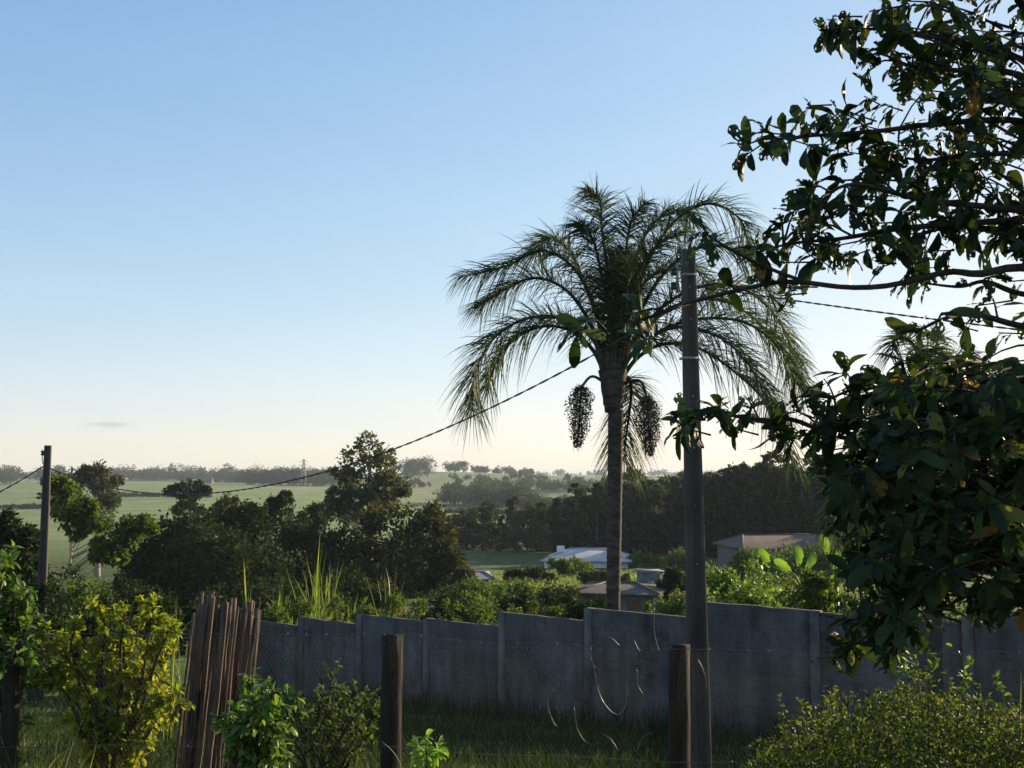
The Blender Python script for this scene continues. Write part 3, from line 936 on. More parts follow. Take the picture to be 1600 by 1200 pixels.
bv, bf = leaf_grid(8, 4, 0.50, 0.35, 0.25, 0.9, ragged=0.25, seed=3)
ban_me = mesh_from('leaf', bv, bf, M['banana_leaf'])
for (px, py, Y, lab, leaves) in [
        (1255, 905, 33, 'banana plant with glowing leaves behind the wall, nearer the big utility pole', [(1200, 882, -.3, .9), (1248, 880, .1, .8), (1262, 885, .4, .5), (1233, 892, -.5, .5)]),
        (1305, 900, 31, 'banana plant with glowing leaves against the foreground tree', [(1305, 885, .2, .8), (1318, 893, .5, .6), (1350, 852, .35, 1.0), (1292, 862, -.1, 1.0)])]:
    c = at(px, py, Y)
    root = thing('banana_plant', (c[0], Y, gz(c[0], Y)), lab, 'plant', 'banana plants behind the wall')
    g = gz(c[0], Y)
    mb = MB().tube([(c[0], Y, g - .1), (c[0] + .03, Y, (g + c[2]) / 2), (c[0], Y, c[2] - .3)], [0.13, 0.11, 0.07], 10)
    mb.build('stem', M['fresh_leaf'], root, smooth=True)
    for (lx, ly, sx, up) in leaves:
        q = at(lx, ly, Y)
        d = np.array((sx, rng.uniform(-.3, .1), up))
        st = MB().tube(spline([(c[0], Y, c[2] - .35), ((c[0] + q[0]) / 2, Y, (c[2] + q[2]) / 2 - .05), q], 6), [0.03, .028, .025, .022, .02, .02], 5)
        lf = put_leaf(ban_me, 'leaf', root, q - unit(d) * 0.1, d, (0.5 * sx + .2, -0.9, 0.35), 0.62)
        st.build('stalk', M['fresh_leaf'], root)


# ------------------------------------------------------------------ queen palms
def palm_leaflets(mb, pts, lmax, n, width, t0=0.2, seg=5, dens=2):
    m = len(pts)
    tan = unit(np.gradient(pts, axis=0))
    for s in (-1, 1):
        for _ in range(dens):
            t = np.sort(rng.uniform(t0, 1.0, n))
            k = t * (m - 1)
            i = np.minimum(k.astype(int), m - 2)
            u = (k - i)[:, None]
            p = pts[i] * (1 - u) + pts[i + 1] * u
            tg = tan[i]
            up = np.array((0, 0, 1.0))
            sd = np.cross(tg, up)
            bad = np.linalg.norm(sd, axis=1) < 0.15
            sd[bad] = np.array((1.0, 0.2, 0))
            sd = unit(sd)
            nr = np.cross(sd, tg)
            q = (t - t0) / (1 - t0)
            L_ = lmax * (0.45 + 0.75 * np.sin(math.pi * np.clip(q * 0.85 + 0.12, 0, 1))) * rng.uniform(0.75, 1.1, n) * np.where(q > 0.75, 1 + (q - 0.75) * 1.1, 1)
            el = rng.normal(0.40, 0.62, n)
            fw = (0.45 + 0.6 * q)[:, None]
            d = unit(sd * s * np.cos(el)[:, None] + nr * np.sin(el)[:, None] + tg * fw)
            tt = np.linspace(0, 1, seg + 1)
            drp = rng.uniform(0.15, 0.78, n)
            c = p[:, None, :] + d[:, None, :] * (L_[:, None] * tt)[..., None]
            c[..., 2] -= (drp * (1 + 0.35 * q))[:, None] * L_[:, None] * (tt ** 2)[None, :]
            wv = unit(np.cross(d, rand_dirs(n)))
            wd_ = width * rng.uniform(0.7, 1.2, n)[:, None] * np.array([0.7, 1.0, 0.95, 0.75, 0.5, 0.12])[None, :seg + 1]
            v = np.stack([c - wv[:, None, :] * wd_[..., None], c + wv[:, None, :] * wd_[..., None]], 2)
            b_ = (np.arange(n) * (seg + 1) * 2)[:, None] + (np.arange(seg) * 2)[None, :]
            mb.add(v.reshape(-1, 3), np.stack([b_, b_ + 1, b_ + 3, b_ + 2], -1).reshape(-1, 4))


def frond(root, pts, lmax=1.08, n=104, width=0.0135, r0=0.065, t0=0.22):
    p = spline(pts, 28)
    mb = MB()
    palm_leaflets(mb, p, lmax, n, width, t0)
    fr_ = mb.build('frond', M['palm_leaf'], root)
    t = np.linspace(0, 1, 28)
    MB().tube(p, r0 * (1 - t) ** 0.8 + 0.008, 6).build('rachis', M['palm_leaf'], fr_, smooth=True)
    return fr_


PY = 30.0
pb0 = at(950, 960, PY)
palm = thing('palm_tree', (pb0[0], PY, gz(pb0[0], PY)), 'tall feathery palm with fruit bunches behind the wall', 'palm tree')
g0 = gz(pb0[0], PY)
# ringed trunk
zt_, zb_ = at(958, 640, PY)[2], g0 - 0.2
nn_ = 150
t = np.linspace(0, 1, nn_)
zz = zb_ + (zt_ - zb_) * t
ctr = np.stack([np.interp(zz, [zb_, at(0, 950, PY)[2], at(0, 800, PY)[2], zt_], [at(949, 0, PY)[0], at(950.5, 0, PY)[0], at(954, 0, PY)[0], at(957, 0, PY)[0]]), np.full(nn_, PY), zz], -1)
ring = 0.008 * (np.arange(nn_) % 3 == 0) + rng.normal(size=nn_) * 0.003
rad = np.interp(t, [0, 0.08, 0.5, 1], [0.26, 0.185, 0.19, 0.205]) + ring
MB().tube(ctr, rad, 18).build('trunk', M['palm_bark'], palm, smooth=True)
# crown of old leaf bases
top_c = [(957, 645), (958, 622), (958, 600), (959, 575), (960, 550), (962, 525)]
cc = np.array([at(x, y, PY) for x, y in top_c])
MB().tube(spline(cc, 20), np.interp(np.linspace(0, 1, 20), [0, .12, .3, .55, .8, 1], [0.21, 0.25, 0.33, 0.36, 0.30, 0.10]), 16).build('leaf_base_crown', M['palm_bark'], palm, smooth=True)
for kx in range(22):
    a = kx * 2.39996
    lv = rng.uniform(0, 1)
    c0 = at(958, 640 - 70 * lv, PY)
    rr_ = 0.22 + 0.14 * lv
    o_ = np.array((math.cos(a), math.sin(a), 0))
    ps = spline([c0 + o_ * rr_ * 0.8, c0 + o_ * (rr_ + 0.02) + np.array((0, 0, .45)), c0 + o_ * (rr_ + 0.16) + np.array((0, 0, .95))], 8)
    MB().tube(ps, np.linspace(0.10, 0.03, 8), 6).build('leaf_base', M['palm_bark'], palm, smooth=True)

FR = [  # picture polyline, depth at the tip (metres toward + / away from the camera)
    ([(958, 600), (956, 530), (950, 430), (940, 355), (938, 315), (918, 298)], 0.6),
    ([(958, 595), (962, 520), (975, 420), (985, 350), (1008, 318)], 1.2),
    ([(955, 600), (940, 520), (905, 430), (850, 392), (785, 418), (722, 432)], -0.6),
    ([(952, 600), (930, 535), (885, 500), (825, 497), (770, 530), (742, 585), (738, 640)], 0.4),
    ([(954, 600), (932, 525), (890, 458), (838, 434), (790, 452), (752, 478)], -1.5),
    ([(952, 602), (925, 545), (880, 512), (830, 515), (785, 550), (762, 605)], -1.1),
    ([(955, 598), (938, 510), (912, 440), (890, 392), (858, 372), (840, 392)], -1.8),
        ([(960, 598), (978, 510), (1012, 410), (1055, 345), (1110, 318), (1158, 345), (1172, 400)], -0.8),
    ([(962, 598), (985, 520), (1035, 430), (1100, 385), (1165, 400), (1205, 465)], 1.2),
    ([(962, 600), (990, 530), (1060, 462), (1140, 445), (1205, 485), (1245, 560)], -1.2),
    ([(963, 602), (992, 548), (1060, 505), (1150, 500), (1215, 540), (1258, 615)], 0.8),
    ([(964, 604), (995, 560), (1040, 537), (1100, 548), (1170, 600), (1215, 655), (1238, 725)], -0.3),
    ([(963, 602), (990, 550), (1050, 512), (1120, 525), (1170, 570), (1205, 640)], 2.2),
    ([(964, 610), (982, 590), (986, 620), (980, 670), (974, 720)], -1.2),
    ([(958, 600), (965, 515), (990, 440), (1020, 390), (1060, 365)], 2.4),
    ([(957, 600), (955, 520), (940, 430), (925, 370), (905, 350)], 2.4),
    ([(958, 600), (972, 520), (1000, 450), (1040, 420), (1085, 420), (1120, 470)], -2.6),
    ([(960, 600), (970, 505), (995, 400), (1020, 350), (1060, 330), (1085, 350)], -1.8),
    ([(960, 598), (963, 520), (966, 440), (972, 390)], 0.4), ([(960, 598), (966, 520), (978, 440), (990, 400)], -0.8), ([(960, 598), (958, 520), (955, 450), (962, 400)], 0.8),
    ([(963, 600), (990, 535), (1050, 480), (1130, 470), (1200, 520), (1240, 600)], -2.2),
]
for poly, dep in FR:
    npt = len(poly)
    pts = [at(x, y, PY - dep * (j / (npt - 1)) ** 1.2 * 0.9 - 0.1 * np.sign(dep)) for j, (x, y) in enumerate(poly)]
    frond(palm, pts)
# spear leaves in the heart
MB().tube(spline([at(961, 560, PY), at(962, 500, PY), at(964, 430, PY), at(966, 385, PY)], 10), np.linspace(0.12, 0.015, 10), 8).build('spear_leaf', M['palm_leaf'], palm, smooth=True)

# fruit bunches
OC_V = np.array([(1, 0, 0), (-1, 0, 0), (0, 1, 0), (0, -1, 0), (0, 0, 1), (0, 0, -1)], float)
OC_F = np.array([(0, 2, 4), (2, 1, 4), (1, 3, 4), (3, 0, 4), (2, 0, 5), (1, 2, 5), (3, 1, 5), (0, 3, 5)])
for (stem, body, w, dpt) in [([(948, 600), (925, 588), (908, 605)], [(908, 605), (906, 640), (903, 698)], 21, 0.5),
                             ([(972, 600), (1000, 595), (1012, 625)], [(1012, 622), (1013, 660), (1016, 710)], 20, 1.3)]:
    sp = spline([at(x, y, PY - dpt * j / 2) for j, (x, y) in enumerate(stem)], 10)
    bd = spline([at(x, y, PY - dpt) for (x, y) in body], 30)
    fc = MB().tube(np.vstack([sp, bd[3:24]]), np.linspace(0.045, 0.012, 31), 6).build('fruit_bunch', M['palm_leaf'], palm, smooth=True)
    n = 2300
    t = rng.uniform(0, 1, n)
    env = w / F * PY * np.interp(t, [0, .15, .45, .8, 1], [.35, .85, 1, .65, .25])
    a = rng.uniform(0, 2 * math.pi, n)
    rr_ = env * np.sqrt(rng.uniform(0.1, 1, n)) * (1 + .22 * np.sin(a * 3 + t * 11) + .12 * rng.normal(size=n))
    p = np.stack([np.interp(t, np.linspace(0, 1, 30), bd[:, k_]) for k_ in range(3)], -1)
    p[:, 0] += np.cos(a) * rr_; p[:, 1] += np.sin(a) * rr_; p[:, 2] += rng.normal(size=n) * .03
    mb = MB()
    scatter(mb, OC_V, OC_F, p, np.repeat(np.eye(3)[None], n, 0), rng.uniform(0.009, 0.025, n))
    tag(mb.build('fruits', M['palm_fruit'], fc), kind='stuff')
    mb = MB()
    for i in range(150):
        j = rng.integers(0, n)
        mb.tube([bd[int(t[j] * 20)], p[j] + np.array((0, 0, .1)), p[j] - np.array((0, 0, rng.uniform(.05, .22)))], [0.007, .006, .003], 3, cap=False)
    tag(mb.build('strands', M['palm_leaf'], fc), kind='stuff')

# second palm behind the foreground tree
P2 = 21.0
q0 = at(1445, 640, P2)
palm2 = thing('palm_tree', (q0[0], P2, gz(q0[0], P2)), 'smaller palm half hidden behind the right foreground tree', 'palm tree')
MB().tube(spline([(q0[0], P2, gz(q0[0], P2) - .1), (q0[0] + .05, P2, -2), q0], 60), 0.15 + 0.006 * (np.arange(60) % 3 == 0), 14).build('trunk', M['palm_bark'], palm2, smooth=True)
for poly, dep in [([(1445, 640), (1440, 580), (1425, 535), (1400, 530), (1392, 560)], .8), ([(1445, 640), (1450, 570), (1465, 530), (1440, 520)], -1.5),
                  ([(1445, 640), (1420, 590), (1370, 640), (1325, 740), (1310, 860)], .5), ([(1445, 640), (1410, 610), (1350, 680), (1300, 780), (1295, 830)], -.8),
                  ([(1445, 640), (1470, 570), (1520, 560), (1560, 620)], .6), ([(1445, 640), (1480, 580), (1550, 600), (1590, 700)], -1.0),
                  ([(1445, 640), (1400, 620), (1360, 700), (1340, 800), (1335, 850)], 1.6), ([(1445, 640), (1500, 610), (1560, 690), (1580, 780)], 1.3),
                  ([(1445, 640), (1430, 570), (1450, 545), (1475, 560)], 2.0), ([(1445, 640), (1455, 600), (1480, 700), (1490, 800)], 2.2)]:
    npt = len(poly)
    frond(palm2, [at(x, y, P2 - dep * (j / (npt - 1))) for j, (x, y) in enumerate(poly)], lmax=0.5, n=48, width=0.013, r0=0.04)


# ------------------------------------------------------------------ utility poles and cables
def h_pole(name, p_top, Y, base_z, w_top, w_bot, label, px_shift=0.0):
    """concrete pole of H section, tapered"""
    root = thing(name, (p_top[0] + px_shift, Y, base_z), label, 'utility pole')
    prof = np.array([(-1, -.75), (-.45, -.75), (-.40, -.45), (.40, -.45), (.45, -.75), (1, -.75), (1, .75), (.45, .75), (.40, .45), (-.40, .45), (-.45, .75), (-1, .75)]) / 2
    n_ = 12
    vs_, fs_ = [], []
    for i in range(n_ + 1):
        t_ = i / n_
        w_ = w_bot + (w_top - w_bot) * t_
        z_ = base_z - 0.3 + (p_top[2] - base_z + 0.3) * t_
        x_ = p_top[0] + px_shift * (1 - t_)
        for (a_, b_) in prof:
            ca, sa = math.cos(.18), math.sin(.18)
            vs_.append((x_ + (a_ * ca - b_ * sa) * w_, Y + (a_ * sa + b_ * ca) * w_, z_))
    k_ = len(prof)
    for i in range(n_):
        for j in range(k_):
            j2 = (j + 1) % k_
            fs_.append((i * k_ + j, i * k_ + j2, (i + 1) * k_ + j2, (i + 1) * k_ + j))
    m_ = MB().add(vs_, fs_)
    m_.f.append(np.array([list(range(n_ * k_, (n_ + 1) * k_))]))
    m_.build('shaft', M['pole'], root)
    return root


def insulator(mb, c, s):
    t_ = np.linspace(-1, 1, 9)
    r_ = np.array([.5, .9, 1, .8, .45, .8, 1, .9, .5]) * s
    mb.tube(np.array(c) + np.stack([0 * t_, 0 * t_, t_ * s * 1.1], -1), r_, 10)


U1 = 16.5
p1 = at(1075, 390, U1)
pole1 = h_pole('utility_pole', p1, U1, gz(p1[0] + .1, U1), 0.185, 0.30, 'tall dark utility pole in front of the wall beside the palm', px_shift=at(1093, 1100, U1)[0] - p1[0])
for (py_) in (430, 560):
    c = at(1076, py_, U1)
    wv_ = 0.21 + (py_ - 400) * 0.00012
    MB().box(c, (wv_, wv_ * .8, 0.035), .18).build('steel_band', M['metal'], pole1)
for py_ in (410, 450, 500, 620, 700, 790, 880):
    c = at(1075 + (py_ - 390) * .025, py_, U1)
    MB().tube([c + (0, -.105, 0), c + (0, -.075, 0)], .016, 6).build('bolt', M['metal'], pole1)
rk = MB()
c = at(1058, 435, U1)
rk.box(c + np.array((0, -.02, 0)), (0.03, 0.05, 0.46))
for dz in (-.2, 0, .2):
    rk.box(c + np.array((.05, -.02, dz)), (0.16, .03, .02))
ro = rk.build('insulator_rack', M['metal'], pole1)
for dz in (-.12, .10):
    mb = MB(); insulator(mb, c + np.array((-.055, -.02, dz)), 0.055); mb.build('insulator', M['ceramic'], ro, smooth=True)

U2 = 34.0
p2 = at(75, 696, U2)
pole2 = h_pole('utility_pole', p2, U2, gz(p2[0], U2), 0.19, 0.30, 'smaller grey utility pole at the left against the fields', px_shift=at(62, 1000, U2)[0] - p2[0])
mb = MB()
c = at(67, 708, U2)
mb.tube([at(69, 727, U2), at(66, 722, U2), at(66, 702, U2)], [.015, .015, .012], 5)
mb.tube([at(69, 727, U2), at(78, 727, U2)], [.015, .015], 5)
br_ = mb.build('bracket', M['metal'], pole2)
mb = MB(); insulator(mb, c, .07); mb.build('insulator', M['ceramic'], br_, smooth=True)


def twisted_cable(name, A, B, sag, label, r=0.013, turns=40, n=420):
    t_ = np.linspace(0, 1, n)
    p = A + (B - A) * t_[:, None]
    p[:, 2] -= 4 * sag * t_ * (1 - t_)
    dv = unit(B - A)
    s_ = unit(np.cross(dv, (0, 0, 1)))
    u_ = np.cross(s_, dv)
    root = thing(name, tuple(A), label, 'cable')
    for k_ in range(2):
        a_ = t_ * turns * 2 * math.pi + k_ * math.pi
        q = p + (s_ * np.cos(a_)[:, None] + u_ * np.sin(a_)[:, None]) * r * 1.0
        MB().tube(q, r, 5).build('strand', M['cable'], root, smooth=True)
    return root


A1 = at(1066, 474, U1)
twisted_cable('power_cable', A1, at(73, 729, U2), 1.72, 'twisted cable sagging between the two utility poles', r=0.0095, turns=40, n=560)
twisted_cable('power_cable', at(1084, 446, U1), at(1900, 550, 10.5), 0.04, 'twisted cable running right from the big utility pole into the tree', r=0.0065, turns=22)
twisted_cable('power_cable', at(69, 728, U2), at(-260, 860, 30), 0.35, 'cable dropping left from the smaller utility pole', r=0.013, turns=12, n=160)


# ------------------------------------------------------------------ houses
M['white_wall'] = rough_mat('white_wall', (0.62, 0.62, 0.60), (0.75, 0.75, 0.73), 1.5, bump=0.1)
M['grey_wall'] = rough_mat('grey_wall', (0.10, 0.105, 0.11), (0.17, 0.175, 0.18), 1.5, bump=0.2)
M['tan_wall'] = rough_mat('tan_wall', (0.10, 0.09, 0.07), (0.16, 0.14, 0.11), 1.5, bump=0.1)
M['white_roof'] = rough_mat('white_roof', (0.34, 0.33, 0.31), (0.48, 0.47, 0.44), 0.8, bump=0.1, rough=0.7)
M['grey_roof'] = rough_mat('grey_roof', (0.14, 0.15, 0.16), (0.22, 0.23, 0.24), 0.8, bump=0.2)
M['brown_roof'] = rough_mat('brown_roof', (0.06, 0.052, 0.045), (0.12, 0.105, 0.09), 1.2, bump=0.3)
M['tile_roof'] = rough_mat('tile_roof', (0.08, 0.055, 0.047), (0.15, 0.105, 0.09), 1.2, bump=0.3)
M['glass'] = rough_mat('glass', (0.03, 0.035, 0.04), (0.05, 0.055, 0.06), 2, bump=0, rough=0.15)
M['door_wood'] = rough_mat('door_wood', (0.10, 0.06, 0.035), (0.16, 0.10, 0.06), 3, (1, 1, .2), bump=0.2)


def house(name, px0, px1, py_eave, py_ridge, Y, depth, wall, roof, label, hip=0.28, chimney=None, rz=0.0, over=0.5, frame=None):
    frame = frame or M['grey_wall']
    a, b_ = at(px0, py_eave, Y), at(px1, py_eave, Y)
    ze = a[2]; zr = at(0, py_ridge, Y + depth / 2)[2]
    w_ = b_[0] - a[0]
    cx = (a[0] + b_[0]) / 2
    g_ = min(gz(a[0], Y), gz(b_[0], Y + depth)) - 0.4
    g_ = min(g_, ze - 2.6)
    root = thing(name, (cx, Y + depth / 2, g_), label, 'house')
    ca, sa = math.cos(rz), math.sin(rz)
    C0 = np.array((cx, Y + depth / 2, 0))

    def tr(v):
        v = np.asarray(v, float)
        return np.stack([v[:, 0] * ca - v[:, 1] * sa, v[:, 0] * sa + v[:, 1] * ca, v[:, 2]], 1) + C0
    hw, hd = w_ / 2, depth / 2
    wv_ = np.array([(sx * (hw - over), sy * (hd - over), z_) for z_ in (g_, ze - 0.02) for sx, sy in ((-1, -1), (1, -1), (1, 1), (-1, 1))])
    MB().add(tr(wv_), [(0, 1, 5, 4), (1, 2, 6, 5), (2, 3, 7, 6), (3, 0, 4, 7), (4, 5, 6, 7)]).build('wall', wall, root)
    rx = hw * (1 - hip * 2)
    th = 0.12
    rv = [(-hw, -hd, ze), (hw, -hd, ze), (hw, hd, ze), (-hw, hd, ze), (-rx, 0, zr), (rx, 0, zr),
          (-hw, -hd, ze - th), (hw, -hd, ze - th), (hw, hd, ze - th), (-hw, hd, ze - th)]
    rf = MB().add(tr(rv), [(0, 1, 5, 4), (2, 3, 4, 5)])
    rf.add(tr(rv), [(1, 2, 5), (3, 0, 4)])
    rf.add(tr(rv), [(0, 6, 7, 1), (1, 7, 8, 2), (2, 8, 9, 3), (3, 9, 6, 0), (6, 9, 8, 7)])
    ro_ = rf.build('roof', roof, root)
    # ridge and hip caps
    cap = MB()
    R_ = tr(rv)
    for i_, j_ in ((4, 5), (0, 4), (1, 5), (2, 5), (3, 4)):
        cap.tube([R_[i_] + (0, 0, .02), R_[j_] + (0, 0, .02)], 0.09, 5)
    cap.build('ridge_cap', roof, ro_)
    if chimney:
        cxp, cy0, cy1 = chimney
        t_ = at(cxp, cy0, Y + depth * .42); u_ = at(cxp, cy1, Y + depth * .42)
        ch_ = MB().box(((t_[0]), Y + depth * .42, (t_[2] + u_[2] - .4) / 2), (1.0, .9, t_[2] - u_[2] + .4)).build('chimney', M['white_wall'], ro_)
    # openings on the camera side
    yf = -(hd - over) - 0.02
    n_ = max(2, int(w_ // 3.2))
    for i_ in range(n_):
        x_ = -hw + over + (i_ + 0.5) * (w_ - 2 * over) / n_
        door = (i_ == n_ // 2)
        zb2 = ze - (2.3 if door else 1.75)
        zt2 = ze - 0.45
        ww_ = 0.9 if door else 1.3
        fr_ = MB()
        for (u0, u1, v0, v1) in ((-ww_ / 2 - .08, ww_ / 2 + .08, zt2, zt2 + .08), (-ww_ / 2 - .08, -ww_ / 2, zb2, zt2), (ww_ / 2, ww_ / 2 + .08, zb2, zt2)):
            q_ = tr(np.array([(x_ + u0, yf - .03, v0), (x_ + u1, yf - .03, v0), (x_ + u1, yf - .03, v1), (x_ + u0, yf - .03, v1),
                              (x_ + u0, yf + .04, v0), (x_ + u1, yf + .04, v0), (x_ + u1, yf + .04, v1), (x_ + u0, yf + .04, v1)]))
            fr_.add(q_, [(0, 1, 2, 3), (0, 4, 5, 1), (1, 5, 6, 2), (2, 6, 7, 3), (3, 7, 4, 0)])
        o_ = fr_.build('door_frame' if door else 'window', frame, root)
        q_ = tr(np.array([(x_ - ww_ / 2, yf, zb2), (x_ + ww_ / 2, yf, zb2), (x_ + ww_ / 2, yf, zt2), (x_ - ww_ / 2, yf, zt2)]))
        MB().add(q_, [(0, 1, 2, 3)]).build('door' if door else 'pane', M['door_wood'] if door else M['glass'], o_)
    return root


house('house', 853, 996, 877, 857, 147, 11, M['white_wall'], M['white_roof'], 'white house with pale hipped roof and chimney behind the palm trunk', hip=0.3, chimney=(876, 853, 866), rz=-0.15)
house('house', 690, 768, 905, 893, 100, 7, M['grey_wall'], M['grey_roof'], 'small house with pale grey roof beside the brownish tree', hip=0.2, rz=0.1)
house('house', 908, 1052, 928, 910, 72, 7, M['grey_wall'], M['brown_roof'], 'nearer house with brownish-grey roof just over the wall behind the palm', hip=0.34, rz=-0.25)
house('house', 1148, 1330, 857, 835, 135, 12, M['tan_wall'], M['tile_roof'], 'long low house with reddish tile roof under the trees at right', hip=0.15, rz=0.12)
# small block shed
c = at(1016, 893, 88)
sh = thing('shed', (c[0], 88, gz(c[0], 88)), 'small grey block shed near the nearer brown-roofed house', 'shed')
gg = gz(c[0], 88) - .3
MB().box((c[0], 88, (c[2] + gg) / 2), (1.7, 1.6, c[2] - gg), .2).build('wall', M['grey_wall'], sh)
MB().box((c[0], 88, c[2] + .05), (1.9, 1.8, .1), .2).build('roof', M['grey_roof'], sh)
MB().box((c[0] + .6, 87.2 - .03, gg + 1.2), (.12, .12, 2.4 if c[2] - gg > 2.4 else 1.6), .2).build('post', M['grey_wall'], sh)
# tiny far house and pylon
house('house', 311, 331, 752, 746, 1150, 9, M['tan_wall'], M['tile_roof'], 'tiny orange house on the far left ridge', hip=0.1)
pz = at(475, 717, 1000)
gzp = gz(pz[0], 1000)
py_root = thing('pylon', (pz[0], 1000, gzp), 'faint lattice power pylon on the far field', 'pylon')
H_ = pz[2] - gzp
mb = MB()
lev = np.linspace(0, 1, 9)
def hwid(t_): return np.interp(t_, [0, .6, .8, 1], [3.0, 1.1, 1.0, .4])
for sx in (-1, 1):
    for sy in (-1, 1):
        mb.tube([(pz[0] + sx * hwid(t_), 1000 + sy * hwid(t_), gzp + H_ * t_) for t_ in lev], 0.26, 4)
mb.build('legs', M['metal'], py_root)
mb = MB()
for i in range(8):
    a_, b_ = lev[i], lev[i + 1]
    for sy in (-1, 1):
        mb.tube([(pz[0] - hwid(a_), 1000 + sy * hwid(a_), gzp + H_ * a_), (pz[0] + hwid(b_), 1000 + sy * hwid(b_), gzp + H_ * b_)], 0.15, 3)
        mb.tube([(pz[0] + hwid(a_), 1000 + sy * hwid(a_), gzp + H_ * a_), (pz[0] - hwid(b_), 1000 + sy * hwid(b_), gzp + H_ * b_)], 0.15, 3)
mb.build('bracing', M['metal'], py_root)
for t_ in (.76, .90):
    MB().tube([(pz[0] - 4, 1000, gzp + H_ * t_), (pz[0], 1000, gzp + H_ * (t_ + .03)), (pz[0] + 4, 1000, gzp + H_ * t_)], .18, 4).build('crossarm', M['metal'], py_root)


# ------------------------------------------------------------------ belt of trees across the hollow
def belt_tree(seed):
    h = 12.0
    root = thing('belt_tree', (0, 0, 0), 'dark tree in the long shaded belt of trees behind the houses', 'tree', 'trees of the long dark belt')
    cl = []
    for i in range(15):
        t_ = rng.uniform(0.12, 0.95)
        r_ = 1.9 * (1 - 0.55 * t_) + 0.25
        a_ = rng.uniform(0, 6.28)
        cl.append((np.array((math.cos(a_) * r_ * .8, math.sin(a_) * r_ * .8, h * t_ - .3)), r_ * rng.uniform(.6, .85)))
    cl.append((np.array((0, 0, h - .6)), .75))
    mb = MB()
    mb.tube([(0, 0, -.5), (.1, 0, h * .4), (0, .1, h * .95)], [.25, .18, .04], 6)
    for c_, r_ in cl[:8]:
        limb(mb, (0, 0, c_[2] * .7), c_, .06, .02, n=4, sides=4)
    mb.build('trunk', M['bark'], root, smooth=True)
    fb = MB()
    foliage(fb, cl, 170, 0.52, .9, 9)
    fb.build('crown', M['belt_leaf'] if seed < 5 else M['gum_leaf'], root)  # lighter leaf colour, mostly in the back rows, stands in for sunlit tops
    return root


protos = [belt_tree(i) for i in range(8)]
OX = [680, 740, 800, 860, 920, 950, 975, 1000, 1040, 1080, 1110, 1150, 1200, 1250, 1290, 1340, 1420, 1500, 1620]
OYv = [808, 790, 784, 778, 771, 760, 744, 750, 754, 749, 735, 734, 729, 730, 722, 727, 730, 737, 737]
cnt = 0
for row in range(3):
    px = 684 + row * 5
    while px < 1640:
        Yd = 228 - (px - 680) * 0.085 + row * 7 + rng.uniform(-3, 3)
        x_ = at(px, 800, Yd)[0]
        g_ = gz(x_, Yd)
        topz = at(px, np.interp(px, OX, OYv) + (9 if row == 0 else 0) + rng.normal() * 7.5 + 6 * math.sin(px * .045 + row), Yd)[2]
        s_ = max((topz - g_) / 12.0, .35)
        kp = cnt if cnt < 8 else int(rng.integers(0, 5) if row == 0 or rng.random() < .3 else rng.integers(5, 8))
        pr = protos[kp]
        o = pr if cnt < 8 else copy_tree(pr)
        o.location = (x_, Yd, g_)
        wf = rng.uniform(.85, 1.5)
        o.scale = (wf * max(s_, .8), wf * max(s_, .8), s_)
        o.rotation_euler.z = rng.uniform(0, 6.28)
        cnt += 1
        px += rng.uniform(14, 30) * (1 if row == 0 else 1.25)


# ------------------------------------------------------------------ far woods, hedgerows and ridge trees
def far_wood(name, lst, label, leaf, per, mat=None):
    per = int(per * 3.2)
    """lst of (px, Y, height, width) trees that read as one mass"""
    mb = MB()
    for (px, Y, h, w) in lst:
        x_ = at(px, 745, Y)[0]
        g_ = gz(x_, Y)
        cl = [(np.array((x_, Y, g_ + h * .62)), min(w, h) * .5)]
        for _ in range(3):
            cl.append((np.array((x_ + rng.uniform(-.5, .5) * w, Y + rng.uniform(-.4, .4) * w, g_ + h * rng.uniform(.35, .75))), min(w, h) * rng.uniform(.28, .42)))
        mb.tube([(x_, Y, g_ - .5), (x_, Y, g_ + h * .6)], [h * .02, h * .012], 4)
        foliage(mb, cl, per, leaf, .75, 7)
    return tag(mb.build(name, mat or M['far_leaf']), label, 'wood', kind='stuff')


def row(px0, px1, n, Y, h, w, jy=60, jh=.35):
    return [(rng.uniform(px0, px1), Y + rng.uniform(-jy, jy), h * rng.uniform(1 - jh, 1 + jh), w * rng.uniform(.7, 1.3)) for _ in range(n)]


far_wood('distant_wood', row(-120, 100, 46, 1150, 17, 17), 'line of trees on the ridge at the far left edge', 1.7, 36)
far_wood('distant_wood', row(170, 530, 120, 1350, 12, 19) + row(190, 530, 22, 1400, 18, 17), 'tree line along the ridge above the cane field', 1.9, 34)
far_wood('distant_wood', row(380, 540, 60, 1050, 13, 17, 40), 'bluish wood below the pylon', 1.6, 34)
far_wood('distant_wood', row(632, 672, 18, 1300, 17, 18, 50) + row(690, 735, 8, 1500, 12, 15, 40) + row(735, 830, 16, 1500, 8, 14, 60), 'trees on the small hill right of the tallest tree', 1.9, 34)
far_wood('distant_wood', row(700, 820, 60, 640, 11, 10, 40) + row(735, 830, 16, 760, 14, 11, 40), 'grey-green wood on the far slope between the tallest tree and the palm', 1.1, 44)
far_wood('distant_wood', row(810, 960, 34, 560, 8, 8, 60) + row(800, 1000, 40, 900, 8, 14, 30), 'scattered hedgerow trees left of the palm trunk in the distance', 1.0, 40)
far_wood('distant_wood', row(985, 1075, 26, 420, 13, 9, 30, .25) + row(1005, 1045, 6, 400, 17, 9, 10, .15), 'pale wood just beyond the dark belt, left of the big utility pole', .8, 50)
far_wood('distant_wood', row(800, 1650, 60, 3200, 16, 40, 300), 'faint blue line of woods on the farthest horizon', 4.5, 24)
far_wood('distant_wood', row(-200, 800, 60, 2900, 14, 40, 300), 'faint blue line of woods behind the left ridge', 4.5, 24)
